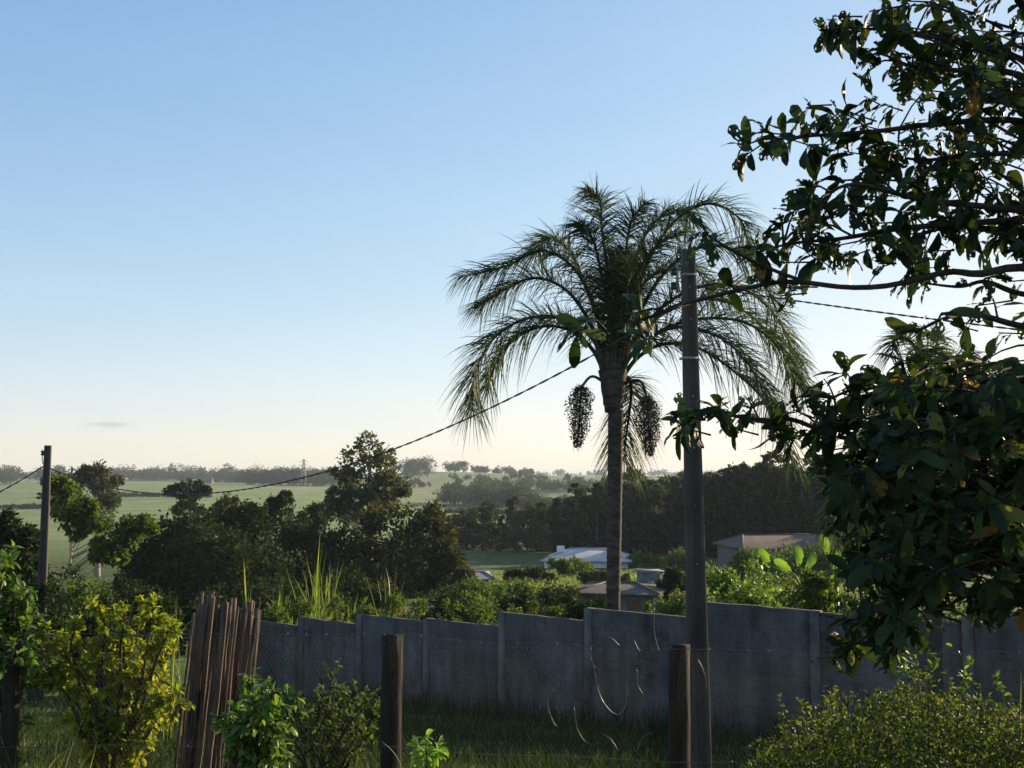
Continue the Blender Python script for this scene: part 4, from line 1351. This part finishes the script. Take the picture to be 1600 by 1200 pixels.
far_wood('distant_wood', row(630, 1000, 24, 1100, 5, 14, 120), 'low hedgerows across the far fields', 1.6, 26)

far_wood('hedgerow', row(150, 330, 40, 640, 1.6, 6, 6), 'thin dark hedge line across the cane field left of the tallest tree', .9, 20)
far_wood('hedgerow', row(-60, 130, 34, 520, 1.5, 6, 4), 'thin dark hedge line across the cane field at the left edge', .8, 20)
far_wood('hedgerow', row(690, 900, 34, 520, 1.8, 6, 8), 'thin dark hedge line below the grey-green far wood', .8, 20)

# ------------------------------------------------------------------ wire fence
FY = 6.4
fx0, fx1 = at(-120, 1000, FY)[0], at(1700, 1000, FY)[0]
fence = thing('wire_fence', (0, FY, gz(0, FY)), 'old wire mesh fence on dark wooden posts across the foreground', 'fence')


def fence_top(x):
    return np.interp(x, [at(400, 0, FY)[0], at(600, 0, FY)[0], at(800, 0, FY)[0], at(1060, 0, FY)[0], at(1650, 0, FY)[0]],
                     [at(0, 992, FY)[2], at(0, 992, FY)[2], at(0, 1006, FY)[2], at(0, 1016, FY)[2], at(0, 1021, FY)[2]])


def rough_post(px, py_top, w, lean, Y=FY, n_=10):
    t_ = at(px, py_top, Y)
    g_ = gz(t_[0], Y) - .4
    k_ = 8
    m_ = MB()
    vs_, fs_ = [], []
    ang = np.arange(k_) * 2 * math.pi / k_ + math.pi / 8
    rr = (1 + rng.normal(size=k_) * .06)
    for i in range(n_ + 1):
        s_ = i / n_
        z_ = g_ + (t_[2] - g_) * s_
        for j in range(k_):
            r_ = w / 2 * rr[j] * (1 + rng.normal() * .02)
            # squared-off section
            cx_, cy_ = math.cos(ang[j]), math.sin(ang[j])
            m2 = max(abs(cx_), abs(cy_))
            vs_.append((t_[0] + lean * (1 - s_) + cx_ / m2 * r_, Y + cy_ / m2 * r_ * .9, z_ + (rng.normal() * .012 if i == n_ else 0)))
    for i in range(n_):
        for j in range(k_):
            j2 = (j + 1) % k_
            fs_.append((i * k_ + j, i * k_ + j2, (i + 1) * k_ + j2, (i + 1) * k_ + j))
    m_.add(vs_, fs_)
    m_.f.append(np.array([list(range(n_ * k_, (n_ + 1) * k_))]))
    return m_.build('post', M['old_wood'], fence)


rough_post(614, 993, 0.118, -0.012, FY + .07)
rough_post(1061, 1010, 0.108, -0.02, FY + .07)
rough_post(22, 1005, 0.10, -.02, FY + .07)
rough_post(1660, 1020, 0.11, 0, FY + .07)
# mesh of diamond cells
mb = MB()
cw, chh = 0.025, 0.021
ncol = int((fx1 - fx0) / cw)
for i in range(ncol):
    x0_ = fx0 + i * cw
    zt2 = fence_top(x0_) - .01
    zb2 = zt2 - 1.25
    m_ = int((zt2 - zb2) / chh)
    j_ = np.arange(m_ + 1)
    bow = 0.012 * np.sin(j_ * .14 + x0_ * 3) + .01 * math.sin(x0_ * 5)
    for s_ in (0, 1):
        x_ = x0_ + cw * .5 * ((j_ + s_) % 2) + (cw * .5 if s_ else 0) * 0
        if s_:
            x_ = x0_ + cw - cw * .5 * (j_ % 2)
        p = np.stack([x_ + rng.normal(size=m_ + 1) * .0008, FY + bow + (.0015 if s_ else -.0015) * (-1) ** j_, zt2 - j_ * chh], -1)
        mb.tube(p, 0.00028, 3, cap=False)
tag(mb.build('wire_mesh', M['mesh_wire'], fence), kind='stuff')


def barbed(pts, name, parent, r=0.0018, barb=.11):
    p = spline(pts, max(20, len(pts) * 14))
    m_ = MB()
    m_.tube(p, r, 4)
    L_ = np.concatenate([[0], np.cumsum(np.linalg.norm(np.diff(p, axis=0), axis=1))])
    for s_ in np.arange(barb, L_[-1], barb):
        q = np.array([np.interp(s_, L_, p[:, k_]) for k_ in range(3)])
        for _ in range(2):
            d_ = rand_dirs(1)[0] * .016
            m_.tube([q - d_, q + d_], [.0013, .0006], 3)
    return m_.build(name, M['wire'], parent)


xs_ = np.linspace(fx0, fx1, 60)
barbed([(x_, FY - .012, fence_top(x_) + .004 + .004 * math.sin(x_ * 7)) for x_ in xs_], 'barbed_strand', fence)
barbed([(x_, FY - .012, fence_top(x_) - .62 + .006 * math.sin(x_ * 5)) for x_ in xs_], 'barbed_strand', fence)
# loose coils of wire hanging on the fence
lc = at(925, 1010, FY - .05)
coil = thing('wire_coil', tuple(lc), 'large loose loop of pale wire hanging on the fence left of the right post', 'wire')
barbed([at(x, y, FY - .05 - .02 * math.sin(i)) for i, (x, y) in enumerate([(967, 1008), (955, 997), (942, 997), (934, 1006), (924, 1010), (922, 1022), (928, 1045), (933, 1072), (942, 1096), (958, 1114), (970, 1114), (978, 1098), (979, 1072), (977, 1062)])], 'loop', coil, r=.0026)
for (name_, pts_, lab) in [
        ('wire_offcut', [(866, 1076), (857, 1090), (856, 1105), (863, 1125), (869, 1135)], 'short bent wire hanging left of the big wire loop'),
        ('wire_offcut', [(897, 1105), (901, 1135), (912, 1156), (925, 1163), (938, 1160)], 'curved wire hanging below the big wire loop'),
        ('wire_offcut', [(940, 1146), (952, 1153), (962, 1166), (965, 1173)], 'small bent wire low on the fence under the big wire loop'),
        ('wire_offcut', [(1020, 1144), (1005, 1152), (997, 1168), (994, 1175)], 'curved wire low on the fence just left of the right post'),
        ('wire_offcut', [(1022, 950), (1022, 985), (1026, 1005), (1030, 1018)], 'upright wire end standing above the fence left of the right post'),
        ('wire_offcut', [(995, 1046), (997, 1070), (1003, 1082), (1006, 1087)], 'short wire between the big wire loop and the right post'),
        ('wire_offcut', [(991, 1001), (996, 1012), (1000, 1017)], 'tiny bright wire end beside the top of the right post'),
        ('wire_offcut', [(1090, 1030), (1098, 1045), (1103, 1062), (1103, 1078)], 'curved wire just right of the right post')]:
    q = at(*pts_[0], FY - .04)
    r_ = thing(name_, tuple(q), lab, 'wire', 'loose wire ends on the fence')
    m_ = MB().tube(spline([at(x, y, FY - .04) for x, y in pts_], 20), 0.0022, 5)
    m_.build('strand', M['wire'], r_)

# ------------------------------------------------------------------ screen of wooden stakes
SY = 7.9
sc0 = at(340, 1200, SY)
stakes = thing('stake_screen', (sc0[0], SY, gz(sc0[0], SY)), 'leaning screen of weathered reddish wooden stakes beside the yellow-leaved shrub', 'screen')
for i in range(32):
    u_ = i / 31
    tx = 304 + 100 * u_ + rng.normal() * 2
    ty = np.interp(u_, [0, .08, .15, .4, .7, 1], [952, 938, 928, 950, 945, 958]) + rng.uniform(-14, 16)
    bx_ = 270 + 104 * u_ + rng.normal() * 3
    w_ = rng.choice([rng.uniform(.014, .022), rng.uniform(.026, .042)])
    Yd = SY + rng.uniform(-.12, .12) + (.03 if i % 2 else -.03)
    T_ = at(tx, ty, Yd)
    B_ = at(bx_, 1235, Yd - .1)
    gB = gz(B_[0], Yd) - .1
    B2 = T_ + (B_ - T_) * ((T_[2] - gB) / (T_[2] - B_[2]))
    n_ = 7
    p = B2 + (T_ - B2) * np.linspace(0, 1, n_)[:, None]
    p[1:-1, 0] += rng.normal(size=n_ - 2) * .006
    m_ = MB()
    a0 = rng.uniform(-.5, .5)
    vs_, fs_ = [], []
    for i_, q in enumerate(p):
        for (a_, b_) in ((-1, -.5), (-.2, -.62), (.9, -.5), (1, .4), (.1, .5), (-1, .45)):
            aa = a_ * w_ / 2 * (1 + rng.normal() * .03); bb = b_ * w_ / 2
            vs_.append((q[0] + aa * math.cos(a0) - bb * math.sin(a0), q[1] + aa * math.sin(a0) + bb * math.cos(a0), q[2] + (rng.normal() * .012 if i_ == n_ - 1 else 0)))
    for i_ in range(n_ - 1):
        for j in range(6):
            j2 = (j + 1) % 6
            fs_.append((i_ * 6 + j, i_ * 6 + j2, (i_ + 1) * 6 + j2, (i_ + 1) * 6 + j))
    m_.add(vs_, fs_)
    m_.f.append(np.array([list(range((n_ - 1) * 6, n_ * 6))]))
    m_.build('stake', M['stake_wood'], stakes)
for yy_ in (1010, 1130):
    MB().tube(spline([at(300 - (yy_ - 1010) * .14, yy_, SY - .09), at(350 - (yy_ - 1010) * .14, yy_ + 6, SY - .10), at(398 - (yy_ - 1010) * .14, yy_ + 3, SY - .09)], 10), .002, 4).build('tie_wire', M['wire'], stakes)

# ------------------------------------------------------------------ near shrubs with leaves of their own
LV = [leaf_grid(7, 4, 0.46, 0.28, 0.35, 1.0, seed=1), leaf_grid(12, 8, 0.46, 0.35, 0.25, 1.1, holes=9, seed=2, ragged=.3),
      leaf_grid(12, 8, 0.50, 0.15, 0.35, 1.15, holes=15, seed=5, ragged=.3), leaf_grid(7, 4, 0.40, 0.60, 0.3, 1.1, seed=4)]
LLO = leaf_grid(5, 2, 0.46, 0.30, 0.35, 1.05, seed=1)


def leafy(root, pos, d, nrm, sc, mat, n_single, variants=(0, 3), name='leaf', score=None):
    """the largest leaves as objects of their own, the rest joined"""
    meshes = [mesh_from(name, LV[v_][0], LV[v_][1], mat) for v_ in variants]
    order = np.argsort(score if score is not None else -sc / np.maximum(pos[:, 1], .5))
    for q in order[:n_single]:
        put_leaf(meshes[int(q) % len(meshes)], name, root, pos[q], d[q], nrm[q], float(sc[q]))
    rest = order[n_single:]
    if len(rest):
        mb_ = MB()
        holey = len(variants) > 2
        for v_, sel in ([(1, rest[0::4]), (2, rest[1::4]), (None, rest[2::4]), (3, rest[3::4])] if holey else [(None, rest)]):
            tv_, tf_ = LV[v_] if v_ is not None else LLO
            scatter(mb_, tv_, tf_, pos[sel], frames(d[sel], nrm[sel]), sc[sel])
        tag(mb_.build('small_leaves', mat, root, smooth=True), kind='stuff')


def in_frame_score(pos, sc):
    px = 800 + pos[:, 0] / np.maximum(pos[:, 1], .1) * F
    z = pos[:, 2] / np.maximum(pos[:, 1], .1)
    py = 745 - z * F
    out = (px < 5) | (px > 1595) | (py < 5) | (py > 1195)
    return -sc / np.maximum(pos[:, 1], .5) + out * 10.0


def shrub(name, stems, Y, mat, leaf_len, per_tip, label, n_single=220, tips_extra=0, spread=0.10, bark='twig', up=0.35, group=None, r0=0.016, step=3, droop=0.0, extra=1):
    """stems: picture polylines from the ground up; leaf tufts along and at the end of side twigs"""
    b0 = at(*stems[0][0], Y)
    root = thing(name, (b0[0], Y, gz(b0[0], Y)), label, 'shrub', group)
    sb = MB()
    P_, D_, N_, S_ = [], [], [], []
    allst = list(stems)
    for _k in range(extra):
        for st in stems:
            jx, jy = rng.normal() * 16, rng.uniform(-4, 40)
            allst.append([(x + jx * (j / (len(st) - 1)), y + jy * (j / (len(st) - 1))) for j, (x, y) in enumerate(st)])
    for st in allst:
        dy = rng.uniform(-.35, .35)
        pts = [at(x, y, Y + dy * (j / max(1, len(st) - 1))) for j, (x, y) in enumerate(st)]
        g_ = pts[0].copy(); g_[2] = gz(g_[0], g_[1]) - .05
        if g_[2] < pts[0][2] - .05:
            pts = [g_] + pts
        p = spline(pts, 22)
        sb.tube(p, np.linspace(r0, r0 * .25, 22), 6)
        for j in range(6, 22, step):
            for _ in range(2):
                dr = unit(rand_dirs(1)[0] + np.array((0, 0, up)))
                ln = spread * rng.uniform(.5, 1.5)
                q = p[j] + dr * ln
                sb.tube([p[j], (p[j] + q) / 2 + (0, 0, -.01), q], [r0 * .3, r0 * .22, r0 * .15], 4)
                m_ = rng.poisson(per_tip) + 2
                t_ = rng.uniform(.3, 1.0, m_)
                P_.append(p[j] + (q - p[j]) * t_[:, None])
                D_.append(unit(rand_dirs(m_) + dr * .7 + np.array((0, 0, -droop))))
                N_.append(unit(rand_dirs(m_) * .6 + np.array((0, -.1, 1))))
                S_.append(leaf_len * rng.uniform(.6, 1.2, m_))
    sb.build('stems', M[bark], root, smooth=True)
    P_, D_, N_, S_ = map(np.concatenate, (P_, D_, N_, S_))
    leafy(root, P_, D_, N_, S_, mat, n_single, score=in_frame_score(P_, S_))
    return root


shrub('yellow_shrub', [[(190, 1215), (205, 1120), (222, 1040), (230, 965), (235, 935)], [(185, 1215), (190, 1130), (215, 1080), (245, 1030), (262, 960)], [(160, 1215), (150, 1120), (120, 1040), (85, 1000), (62, 990)],
                       [(165, 1215), (165, 1110), (160, 1030), (165, 980), (150, 960)], [(150, 1215), (120, 1120), (85, 1060), (60, 1030)], [(190, 1215), (230, 1150), (248, 1110), (258, 1095)],
                       [(175, 1215), (190, 1080), (195, 1000), (205, 950)], [(195, 1215), (225, 1120), (250, 1070), (268, 1070)], [(155, 1215), (130, 1090), (110, 1020), (120, 975)], [(200, 1210), (235, 1060), (258, 1000), (262, 985)]],
      6.9, M['yellow_leaf'], 0.052, 19, 'yellow-green leafy shrub left of the wooden stakes', n_single=290, spread=.085, step=2)
shrub('green_shrub', [[(10, 1215), (5, 1100), (15, 1000), (20, 930)], [(-20, 1215), (-25, 1050), (-10, 950), (0, 880)], [(0, 1215), (20, 1080), (32, 1020), (36, 985)], [(5, 1215), (15, 1050), (10, 980), (28, 905)], [(-20, 1215), (-10, 1080), (5, 1030), (25, 1010)],
                     [(-30, 1215), (-40, 1000), (-30, 900), (-12, 862)], [(0, 1215), (0, 1000), (12, 960), (38, 930)], [(0, 1215), (0, 1050), (20, 1040), (40, 1035)]],
      6.6, M['fresh_leaf'], 0.058, 12, 'bright green shrub cut by the left edge of the picture', n_single=180, spread=.11, step=2)
shrub('green_shrub', [[(380, 1215), (385, 1140), (392, 1085), (398, 1068)], [(400, 1215), (410, 1130), (425, 1090), (432, 1080)], [(370, 1215), (360, 1150), (365, 1110)], [(420, 1215), (440, 1140), (450, 1110)], [(395, 1215), (400, 1150), (412, 1110)]],
      6.3, M['fresh_leaf'], 0.060, 8, 'bright green leafy plant at the foot of the wooden stakes', n_single=150, spread=.09, step=2, droop=.3)
shrub('fine_shrub', [[(500, 1215), (505, 1140), (515, 1085), (518, 1062)], [(520, 1215), (535, 1140), (555, 1100), (560, 1085)], [(490, 1215), (480, 1150), (475, 1110)], [(540, 1215), (570, 1150), (582, 1115), (583, 1085)],
                    [(505, 1215), (495, 1150), (498, 1110), (500, 1080)], [(520, 1215), (528, 1150), (535, 1100)], [(530, 1215), (555, 1160), (570, 1130)], [(480, 1215), (460, 1160), (455, 1130)]],
      7.0, M['shrub_leaf'], 0.034, 14, 'fine-leaved shrub left of the left fence post', n_single=120, spread=.10, step=2)
shrub('sapling', [[(668, 1215), (667, 1185), (665, 1158)], [(668, 1215), (660, 1190), (652, 1172)], [(669, 1215), (682, 1190), (686, 1175)]],
      5.9, M['banana_leaf'], 0.062, 3, 'small bright green sapling right of the left fence post', n_single=60, spread=.03, extra=0, r0=.008, step=5, up=.8)
for (px, py, n_, lab) in [(50, 1105, 70, 'tuft of dry lit grass at the bottom left corner'), (90, 1130, 60, 'dry grass tuft under the yellow-leaved shrub'), (20, 1140, 60, 'dry grass tuft at the extreme bottom left'),
                          (140, 1165, 50, 'low dry grass among the stems of the yellow-leaved shrub'), (600, 1130, 26, 'thin grass around the foot of the left fence post')]:
    grass_clump(px, py, 6.2, n_, .09, M['dry_blade'], lab, group='dry grass tufts in the foreground', width=.0035, hvar=.7, throw=.35)

# ------------------------------------------------------------------ hedge mound at the lower right
HY = 5.7
hc = at(1420, 1200, HY)
hedge = thing('hedge', (hc[0], HY, gz(hc[0], HY)), 'rounded small-leaved hedge with sunlit top at the lower right', 'hedge')
hx = np.array([1165, 1185, 1230, 1300, 1400, 1470, 1520, 1550, 1600, 1700, 1850])
hy = np.array([1200, 1165, 1130, 1098, 1080, 1068, 1086, 1120, 1108, 1095, 1085])
n = 22000
px = rng.uniform(1165, 1780, n)
dd = rng.normal(size=n) * .42
Yh = HY + dd
top = np.interp(px, hx, hy)
zt2 = (745 - top) / F * HY - dd ** 2 * .9 + .03 * np.sin(px * .05) + .035 * np.sin(px * .11 + dd * 7) + .03 * np.sin(px * .31 + dd * 17)
gg = ground_z((px - 800) / F * HY, Yh)
fr_ = 1 - np.abs(rng.normal(size=n)) * .22
zz = gg + (zt2 - gg) * np.clip(fr_, .1, 1.04)
pos = np.stack([(px - 800) / F * HY, Yh, zz], -1)
spr = []
for _ in range(70):                      # loose shoots above the mass
    sx = rng.uniform(1180, 1780)
    b_ = np.array(((sx - 800) / F * HY, HY + rng.normal() * .2, (745 - np.interp(sx, hx, hy)) / F * HY - .05))
    u_ = unit(np.array((rng.normal() * .4, rng.normal() * .3, 1)))
    spr.append(b_ + u_ * rng.uniform(0, rng.uniform(.08, .2), (16, 1)) + rng.normal(size=(16, 3)) * .008)
spr = np.concatenate(spr)
pos = np.vstack([pos, spr])
zt2 = np.concatenate([zt2, spr[:, 2]]); zz = np.concatenate([zz, spr[:, 2]])
n = len(pos)
d = unit(rand_dirs(n) + np.array((0, -.1, .7)))
nr = unit(rand_dirs(n) + np.array((0, 0, .8)))
sc = .027 * rng.uniform(.6, 1.25, n)
sb = MB()
for i in range(90):
    q = pos[rng.integers(0, n)]
    limb(sb, (q[0] * .85 + hc[0] * .15 + rng.normal() * .05, HY + rng.normal() * .1, gz(q[0], HY) - .05), q, .008, .003, n=5, sides=4)
sb.build('stems', M['twig'], hedge)
leafy(hedge, pos, d, nr, sc, M['hedge_leaf'], 300, score=in_frame_score(pos, sc) + (zt2 - zz) * .02)


def weed(px_line, Y, leaf, label, mat='fresh_leaf'):
    b0 = at(*px_line[0], Y)
    root = thing('tall_weed', (b0[0], Y, gz(b0[0], Y)), label, 'weed', 'tall weeds growing out of the hedge')
    pts = [at(x, y, Y) for x, y in px_line]
    g_ = pts[0].copy(); g_[2] = gz(g_[0], Y) - .05
    p = spline([g_] + pts, 24)
    MB().tube(p, np.linspace(.006, .002, 24), 5).build('stem', M['fresh_leaf'], root)
    k_ = 16
    j = rng.integers(9, 24, k_)
    d_ = unit(rand_dirs(k_) + np.array((0, 0, .5)))
    me = mesh_from('leaf', LV[0][0], LV[0][1], M[mat])
    for a_ in range(k_):
        put_leaf(me, 'leaf', root, p[j[a_]], d_[a_], unit(rand_dirs(1)[0] + np.array((0, 0, 1))), leaf * float(rng.uniform(.6, 1.2)))


weed([(1418, 1100), (1414, 1050), (1406, 1022)], 5.85, .055, 'upright thin weed standing out of the hedge top, left one')
weed([(1450, 1090), (1458, 1045), (1480, 1000)], 5.85, .05, 'tallest thin weed leaning right out of the hedge top')
weed([(1505, 1095), (1512, 1060), (1520, 1026)], 5.9, .05, 'thin weed out of the hedge top, right one')
weed([(1570, 1110), (1560, 1080), (1556, 1050)], 5.85, .04, 'short thin weed near the right edge of the hedge')
grass_clump(1578, 1050, 5.9, 18, .05, M['cane_blade'], 'tuft of upright grass at the right of the hedge', group='tall weeds growing out of the hedge', width=.004)

# ------------------------------------------------------------------ foreground tree at the right
TY = 4.2
tx0 = 2.75
ftree = thing('broadleaf_tree', (tx0, TY + .2, gz(tx0, TY + .2)), 'large dark foreground tree with hole-eaten leaves filling the right edge', 'tree')
gb = gz(tx0, TY + .2)
tb = MB()
trunk_top = np.array((tx0 - .05, TY + .1, 2.6))
tp = spline([(tx0, TY + .2, gb - .2), (tx0 + .05, TY + .15, -.9), (tx0 - .03, TY + .1, .6), trunk_top], 24)
tb.tube(tp, np.linspace(.15, .05, 24), 10)
tb.build('trunk', M['bark'], ftree, smooth=True)
BR = [  # picture polylines (right to left) and depth change along the branch
    ([(1720, 230), (1600, 190), (1480, 192), (1370, 205), (1270, 212), (1205, 218)], -.2),
    ([(1700, 130), (1590, 90), (1470, 60), (1370, 45), (1300, 60)], .1),
    ([(1700, 200), (1600, 120), (1500, 110), (1430, 105), (1370, 80)], .3),
    ([(1700, 260), (1600, 240), (1500, 245), (1440, 250), (1380, 240)], .2),
    ([(1720, 340), (1600, 325), (1480, 318), (1420, 285), (1380, 270)], -.1),
    ([(1720, 350), (1560, 325), (1440, 312), (1330, 288), (1270, 325)], -.3),
    ([(1720, 360), (1600, 345), (1500, 350), (1400, 358), (1320, 372), (1240, 380), (1190, 392)], -.2),
    ([(1720, 380), (1600, 365), (1520, 355), (1460, 360), (1400, 385)], .3),
    ([(1720, 440), (1600, 418), (1530, 428), (1480, 425), (1390, 446), (1310, 448), (1240, 434), (1160, 400), (1100, 364)], -.1),
    ([(1310, 448), (1230, 440), (1160, 452), (1090, 470), (1040, 486), (990, 505), (945, 517), (900, 520)], .1),
    ([(1720, 470), (1600, 460), (1540, 440), (1500, 448), (1440, 442)], .2),
    ([(1720, 520), (1600, 510), (1520, 490), (1470, 500), (1430, 520)], -.2),
    ([(1720, 600), (1600, 590), (1500, 600), (1400, 605), (1330, 610), (1285, 630)], -.1),
    ([(1700, 640), (1560, 640), (1420, 650), (1300, 672), (1235, 655), (1175, 655), (1110, 645), (1060, 668)], -.3),
    ([(1720, 700), (1600, 690), (1480, 690), (1380, 700), (1310, 720)], .2),
    ([(1720, 760), (1600, 760), (1480, 765), (1380, 780), (1310, 770)], -.2),
    ([(1720, 800), (1600, 830), (1500, 840), (1400, 850), (1340, 860)], .1),
    ([(1720, 800), (1600, 850), (1500, 870), (1410, 920), (1365, 985), (1300, 1030)], -.3),
    ([(1720, 820), (1620, 870), (1520, 890), (1430, 940), (1395, 1005)], .1),
    ([(1740, 840), (1660, 890), (1590, 920), (1540, 925)], -.2),
    ([(1700, 60), (1600, 0), (1480, -40), (1380, -60)], 0), ([(1720, 20), (1640, -80), (1500, -140), (1380, -150)], .2),
    ([(1740, 0), (1700, -150), (1600, -260)], -.2), ([(1760, 100), (1850, -100), (1900, -250)], .1), ([(1780, 300), (1900, 200), (2020, 150)], 0),
    ([(1780, 450), (1920, 400), (2060, 420)], -.3), ([(1740, 500), (1700, 560), (1640, 640)], -.3),
]
lp, ld, lnn, ls = [], [], [], []
limbs_mb = []


def rosette(p, ax, m_, L0=.098):
    a_ = rng.uniform(0, 2 * math.pi, m_)
    ax = unit(ax)
    s_ = unit(np.cross(ax, (0.1, .2, 1.0)))
    u_ = np.cross(s_, ax)
    rad_ = s_ * np.cos(a_)[:, None] + u_ * np.sin(a_)[:, None]
    d_ = unit(rad_ * rng.uniform(.6, 1.2, (m_, 1)) + ax * rng.uniform(.2, .9, (m_, 1)) + np.array((0, 0, -.28)) + rng.normal(size=(m_, 3)) * .15)
    n_ = unit(ax * .5 + np.array((0, 0, .8)) - rad_ * .2 + rng.normal(size=(m_, 3)) * .3)
    lp.append(p + rng.normal(size=(m_, 3)) * .008 - ax * rng.uniform(0, .05, (m_, 1)))
    ld.append(d_); lnn.append(n_); ls.append(L0 * rng.uniform(.42, 1.22, m_))


node_pts = []
for bi, (poly, dep) in enumerate(BR):
    npt = len(poly)
    d0 = rng.uniform(-.35, .35)
    pts = [at(x, y, TY + d0 + dep * j / npt + (.1 * math.sin(j * 2 + bi))) for j, (x, y) in enumerate(poly)]
    if poly[0][0] > 1650:
        h_ = np.clip(pts[0][2] - .45, -1.3, 2.4)
        k_ = np.argmin(np.abs(tp[:, 2] - h_))
        pts = [tp[k_], (tp[k_] + pts[0]) / 2 + (0, 0, .08)] + pts
    p = spline(pts, 34)
    mb_ = MB()
    thin = .35 if poly[0][0] < 1500 else 1.0
    mb_.tube(p, np.linspace(.017 * thin + .004, .004, 34), 6)
    sparse = bi in (8, 9, 10, 11)
    lowmass = 12 <= bi <= 19 and bi != 13
    L_vis = np.linalg.norm(pts[-1] - pts[0])
    rosette(p[-1], p[-1] - p[-3], 7)
    js = np.arange(10, 34, 2 if bi < 8 else (3 if not sparse else 9))
    for j in js:
        for _ in range(1 if sparse else (2 if bi < 8 else 4 if lowmass else 3)):
            dr = unit(rand_dirs(1)[0] * np.array((1, 1.1, .9)) + unit(p[j] - p[j - 1]) * .6 + np.array((0, 0, .1)))
            ln = (rng.uniform(.05, .20) if bi < 8 else rng.uniform(.04, .15)) if not sparse else rng.uniform(.04, .10)
            q = p[j] + dr * ln
            mb_.tube([p[j], (p[j] + q) / 2 + (0, 0, .012), q], [.005, .004, .0025], 4)
            rosette(q, dr, int(rng.integers(4, 8)) if not sparse else int(rng.integers(2, 5)), L0=.088 if bi < 8 else .098)
    mb_.build('branch', M['twig'], ftree, smooth=True)
# dense lower mass
POLY_L = [(1300, 640), (1340, 612), (1420, 590), (1500, 575), (1640, 555), (1640, 900), (1560, 905), (1500, 890), (1430, 930), (1390, 985), (1355, 960), (1325, 900), (1345, 830), (1310, 790), (1295, 730), (1320, 690)]


def inside(x, y, poly):
    c_ = False
    j_ = len(poly) - 1
    for i_ in range(len(poly)):
        xi, yi = poly[i_]; xj, yj = poly[j_]
        if (yi > y) != (yj > y) and x < (xj - xi) * (y - yi) / (yj - yi) + xi:
            c_ = not c_
        j_ = i_
    return c_


tw = MB()
made = 0
while made < 240:
    x, y = rng.uniform(1280, 1640), rng.uniform(540, 1010)
    if not inside(x, y, POLY_L):
        continue
    q = at(x, y, TY + rng.uniform(-.7, 1.0))
    s_ = at(min(x + 130, 1690), y + rng.uniform(-40, 50), TY + rng.uniform(-.3, .4))
    tw.tube(spline([s_, (s_ + q) / 2 + (0, 0, .04), q], 6), np.linspace(.006, .0025, 6), 4)
    rosette(q, q - s_, int(rng.integers(6, 10)))
    made += 1
POLY_U = [(1340, 0), (1640, -60), (1640, 320), (1570, 290), (1500, 280), (1450, 230), (1450, 160), (1390, 80)]
made = 0
while made < 66:
    x, y = rng.uniform(1290, 1640), rng.uniform(-60, 330)
    if not inside(x, y, POLY_U):
        continue
    q = at(x, y, TY + rng.uniform(-.5, .8))
    s_ = at(min(x + 110, 1690), y + rng.uniform(0, 60), TY + rng.uniform(-.2, .3))
    tw.tube(spline([s_, (s_ + q) / 2 + (0, 0, .03), q], 6), np.linspace(.006, .0025, 6), 4)
    rosette(q, q - s_, int(rng.integers(5, 9)))
    made += 1
for (x, y) in [(1186, 206), (1200, 232), (1222, 214), (1240, 190), (1262, 165), (1262, 228), (1292, 215), (1318, 236), (1345, 195), (1372, 220), (1402, 228), (1385, 165), (1350, 150), (1325, 175), (1300, 25), (1325, 45), (1358, 18),
               (1398, 60), (1440, 95), (1200, 386), (1232, 378), (1262, 396), (1298, 386), (1330, 400), (1352, 378), (1378, 300), (1350, 312), (1328, 292), (1286, 326), (1262, 347), (1432, 366), (1466, 392), (1440, 322), (1408, 332),
               (1372, 412), (1280, 405), (1215, 410), (1540, 388), (1590, 400), (1575, 440), (1610, 490), (1525, 478), (1500, 510), (1560, 520), (1415, 436), (1520, 360), (1560, 350), (1600, 370), (1480, 280), (1500, 330),
               (1285, 640), (1300, 682), (1292, 732), (1312, 768), (1288, 705), (1330, 622), (1372, 592), (1402, 572), (1440, 562), (1308, 838), (1330, 882), (1280, 660), (1345, 600), (1300, 800), (1010, 500), (1005, 530), (985, 490), (1220, 462), (1235, 448), (1095, 640), (1130, 665), (1160, 640), (1065, 668), (1205, 668), (1240, 640)]:
    q = at(x, y, TY + rng.uniform(-.15, .25))
    s_ = q + np.array((rng.uniform(.05, .14), rng.uniform(-.05, .05), rng.uniform(-.05, .03)))
    tw.tube([s_, (s_ + q) / 2, q], [.004, .003, .0025], 4)
    rosette(q, q - s_, int(rng.integers(4, 8)), L0=.105)
tag(tw.build('twigs', M['twig'], ftree), kind='stuff')
lp, ld, lnn, ls = map(np.concatenate, (lp, ld, lnn, ls))
leafy(ftree, lp, ld, lnn, ls, M['tree_leaf'], 300, variants=(0, 1, 2, 3), score=in_frame_score(lp, ls))
print('tree leaves', len(lp), 'belt', cnt)

# ------------------------------------------------------------------ air
HAZE = 0.00013
if HAZE > 0:
    m, nt, out = new_mat('haze')
    pv = nt.nodes.new('ShaderNodeVolumePrincipled')
    pv.inputs['Color'].default_value = (0.76, 0.88, 1.0, 1)
    pv.inputs['Density'].default_value = HAZE
    pv.inputs['Anisotropy'].default_value = 0.0
    nt.links.new(pv.outputs[0], out.inputs['Volume'])
    hz = MB().box((0, 6900, -22), (40000, 14600, 120)).build('haze', m)
    tag(hz, kind='stuff')
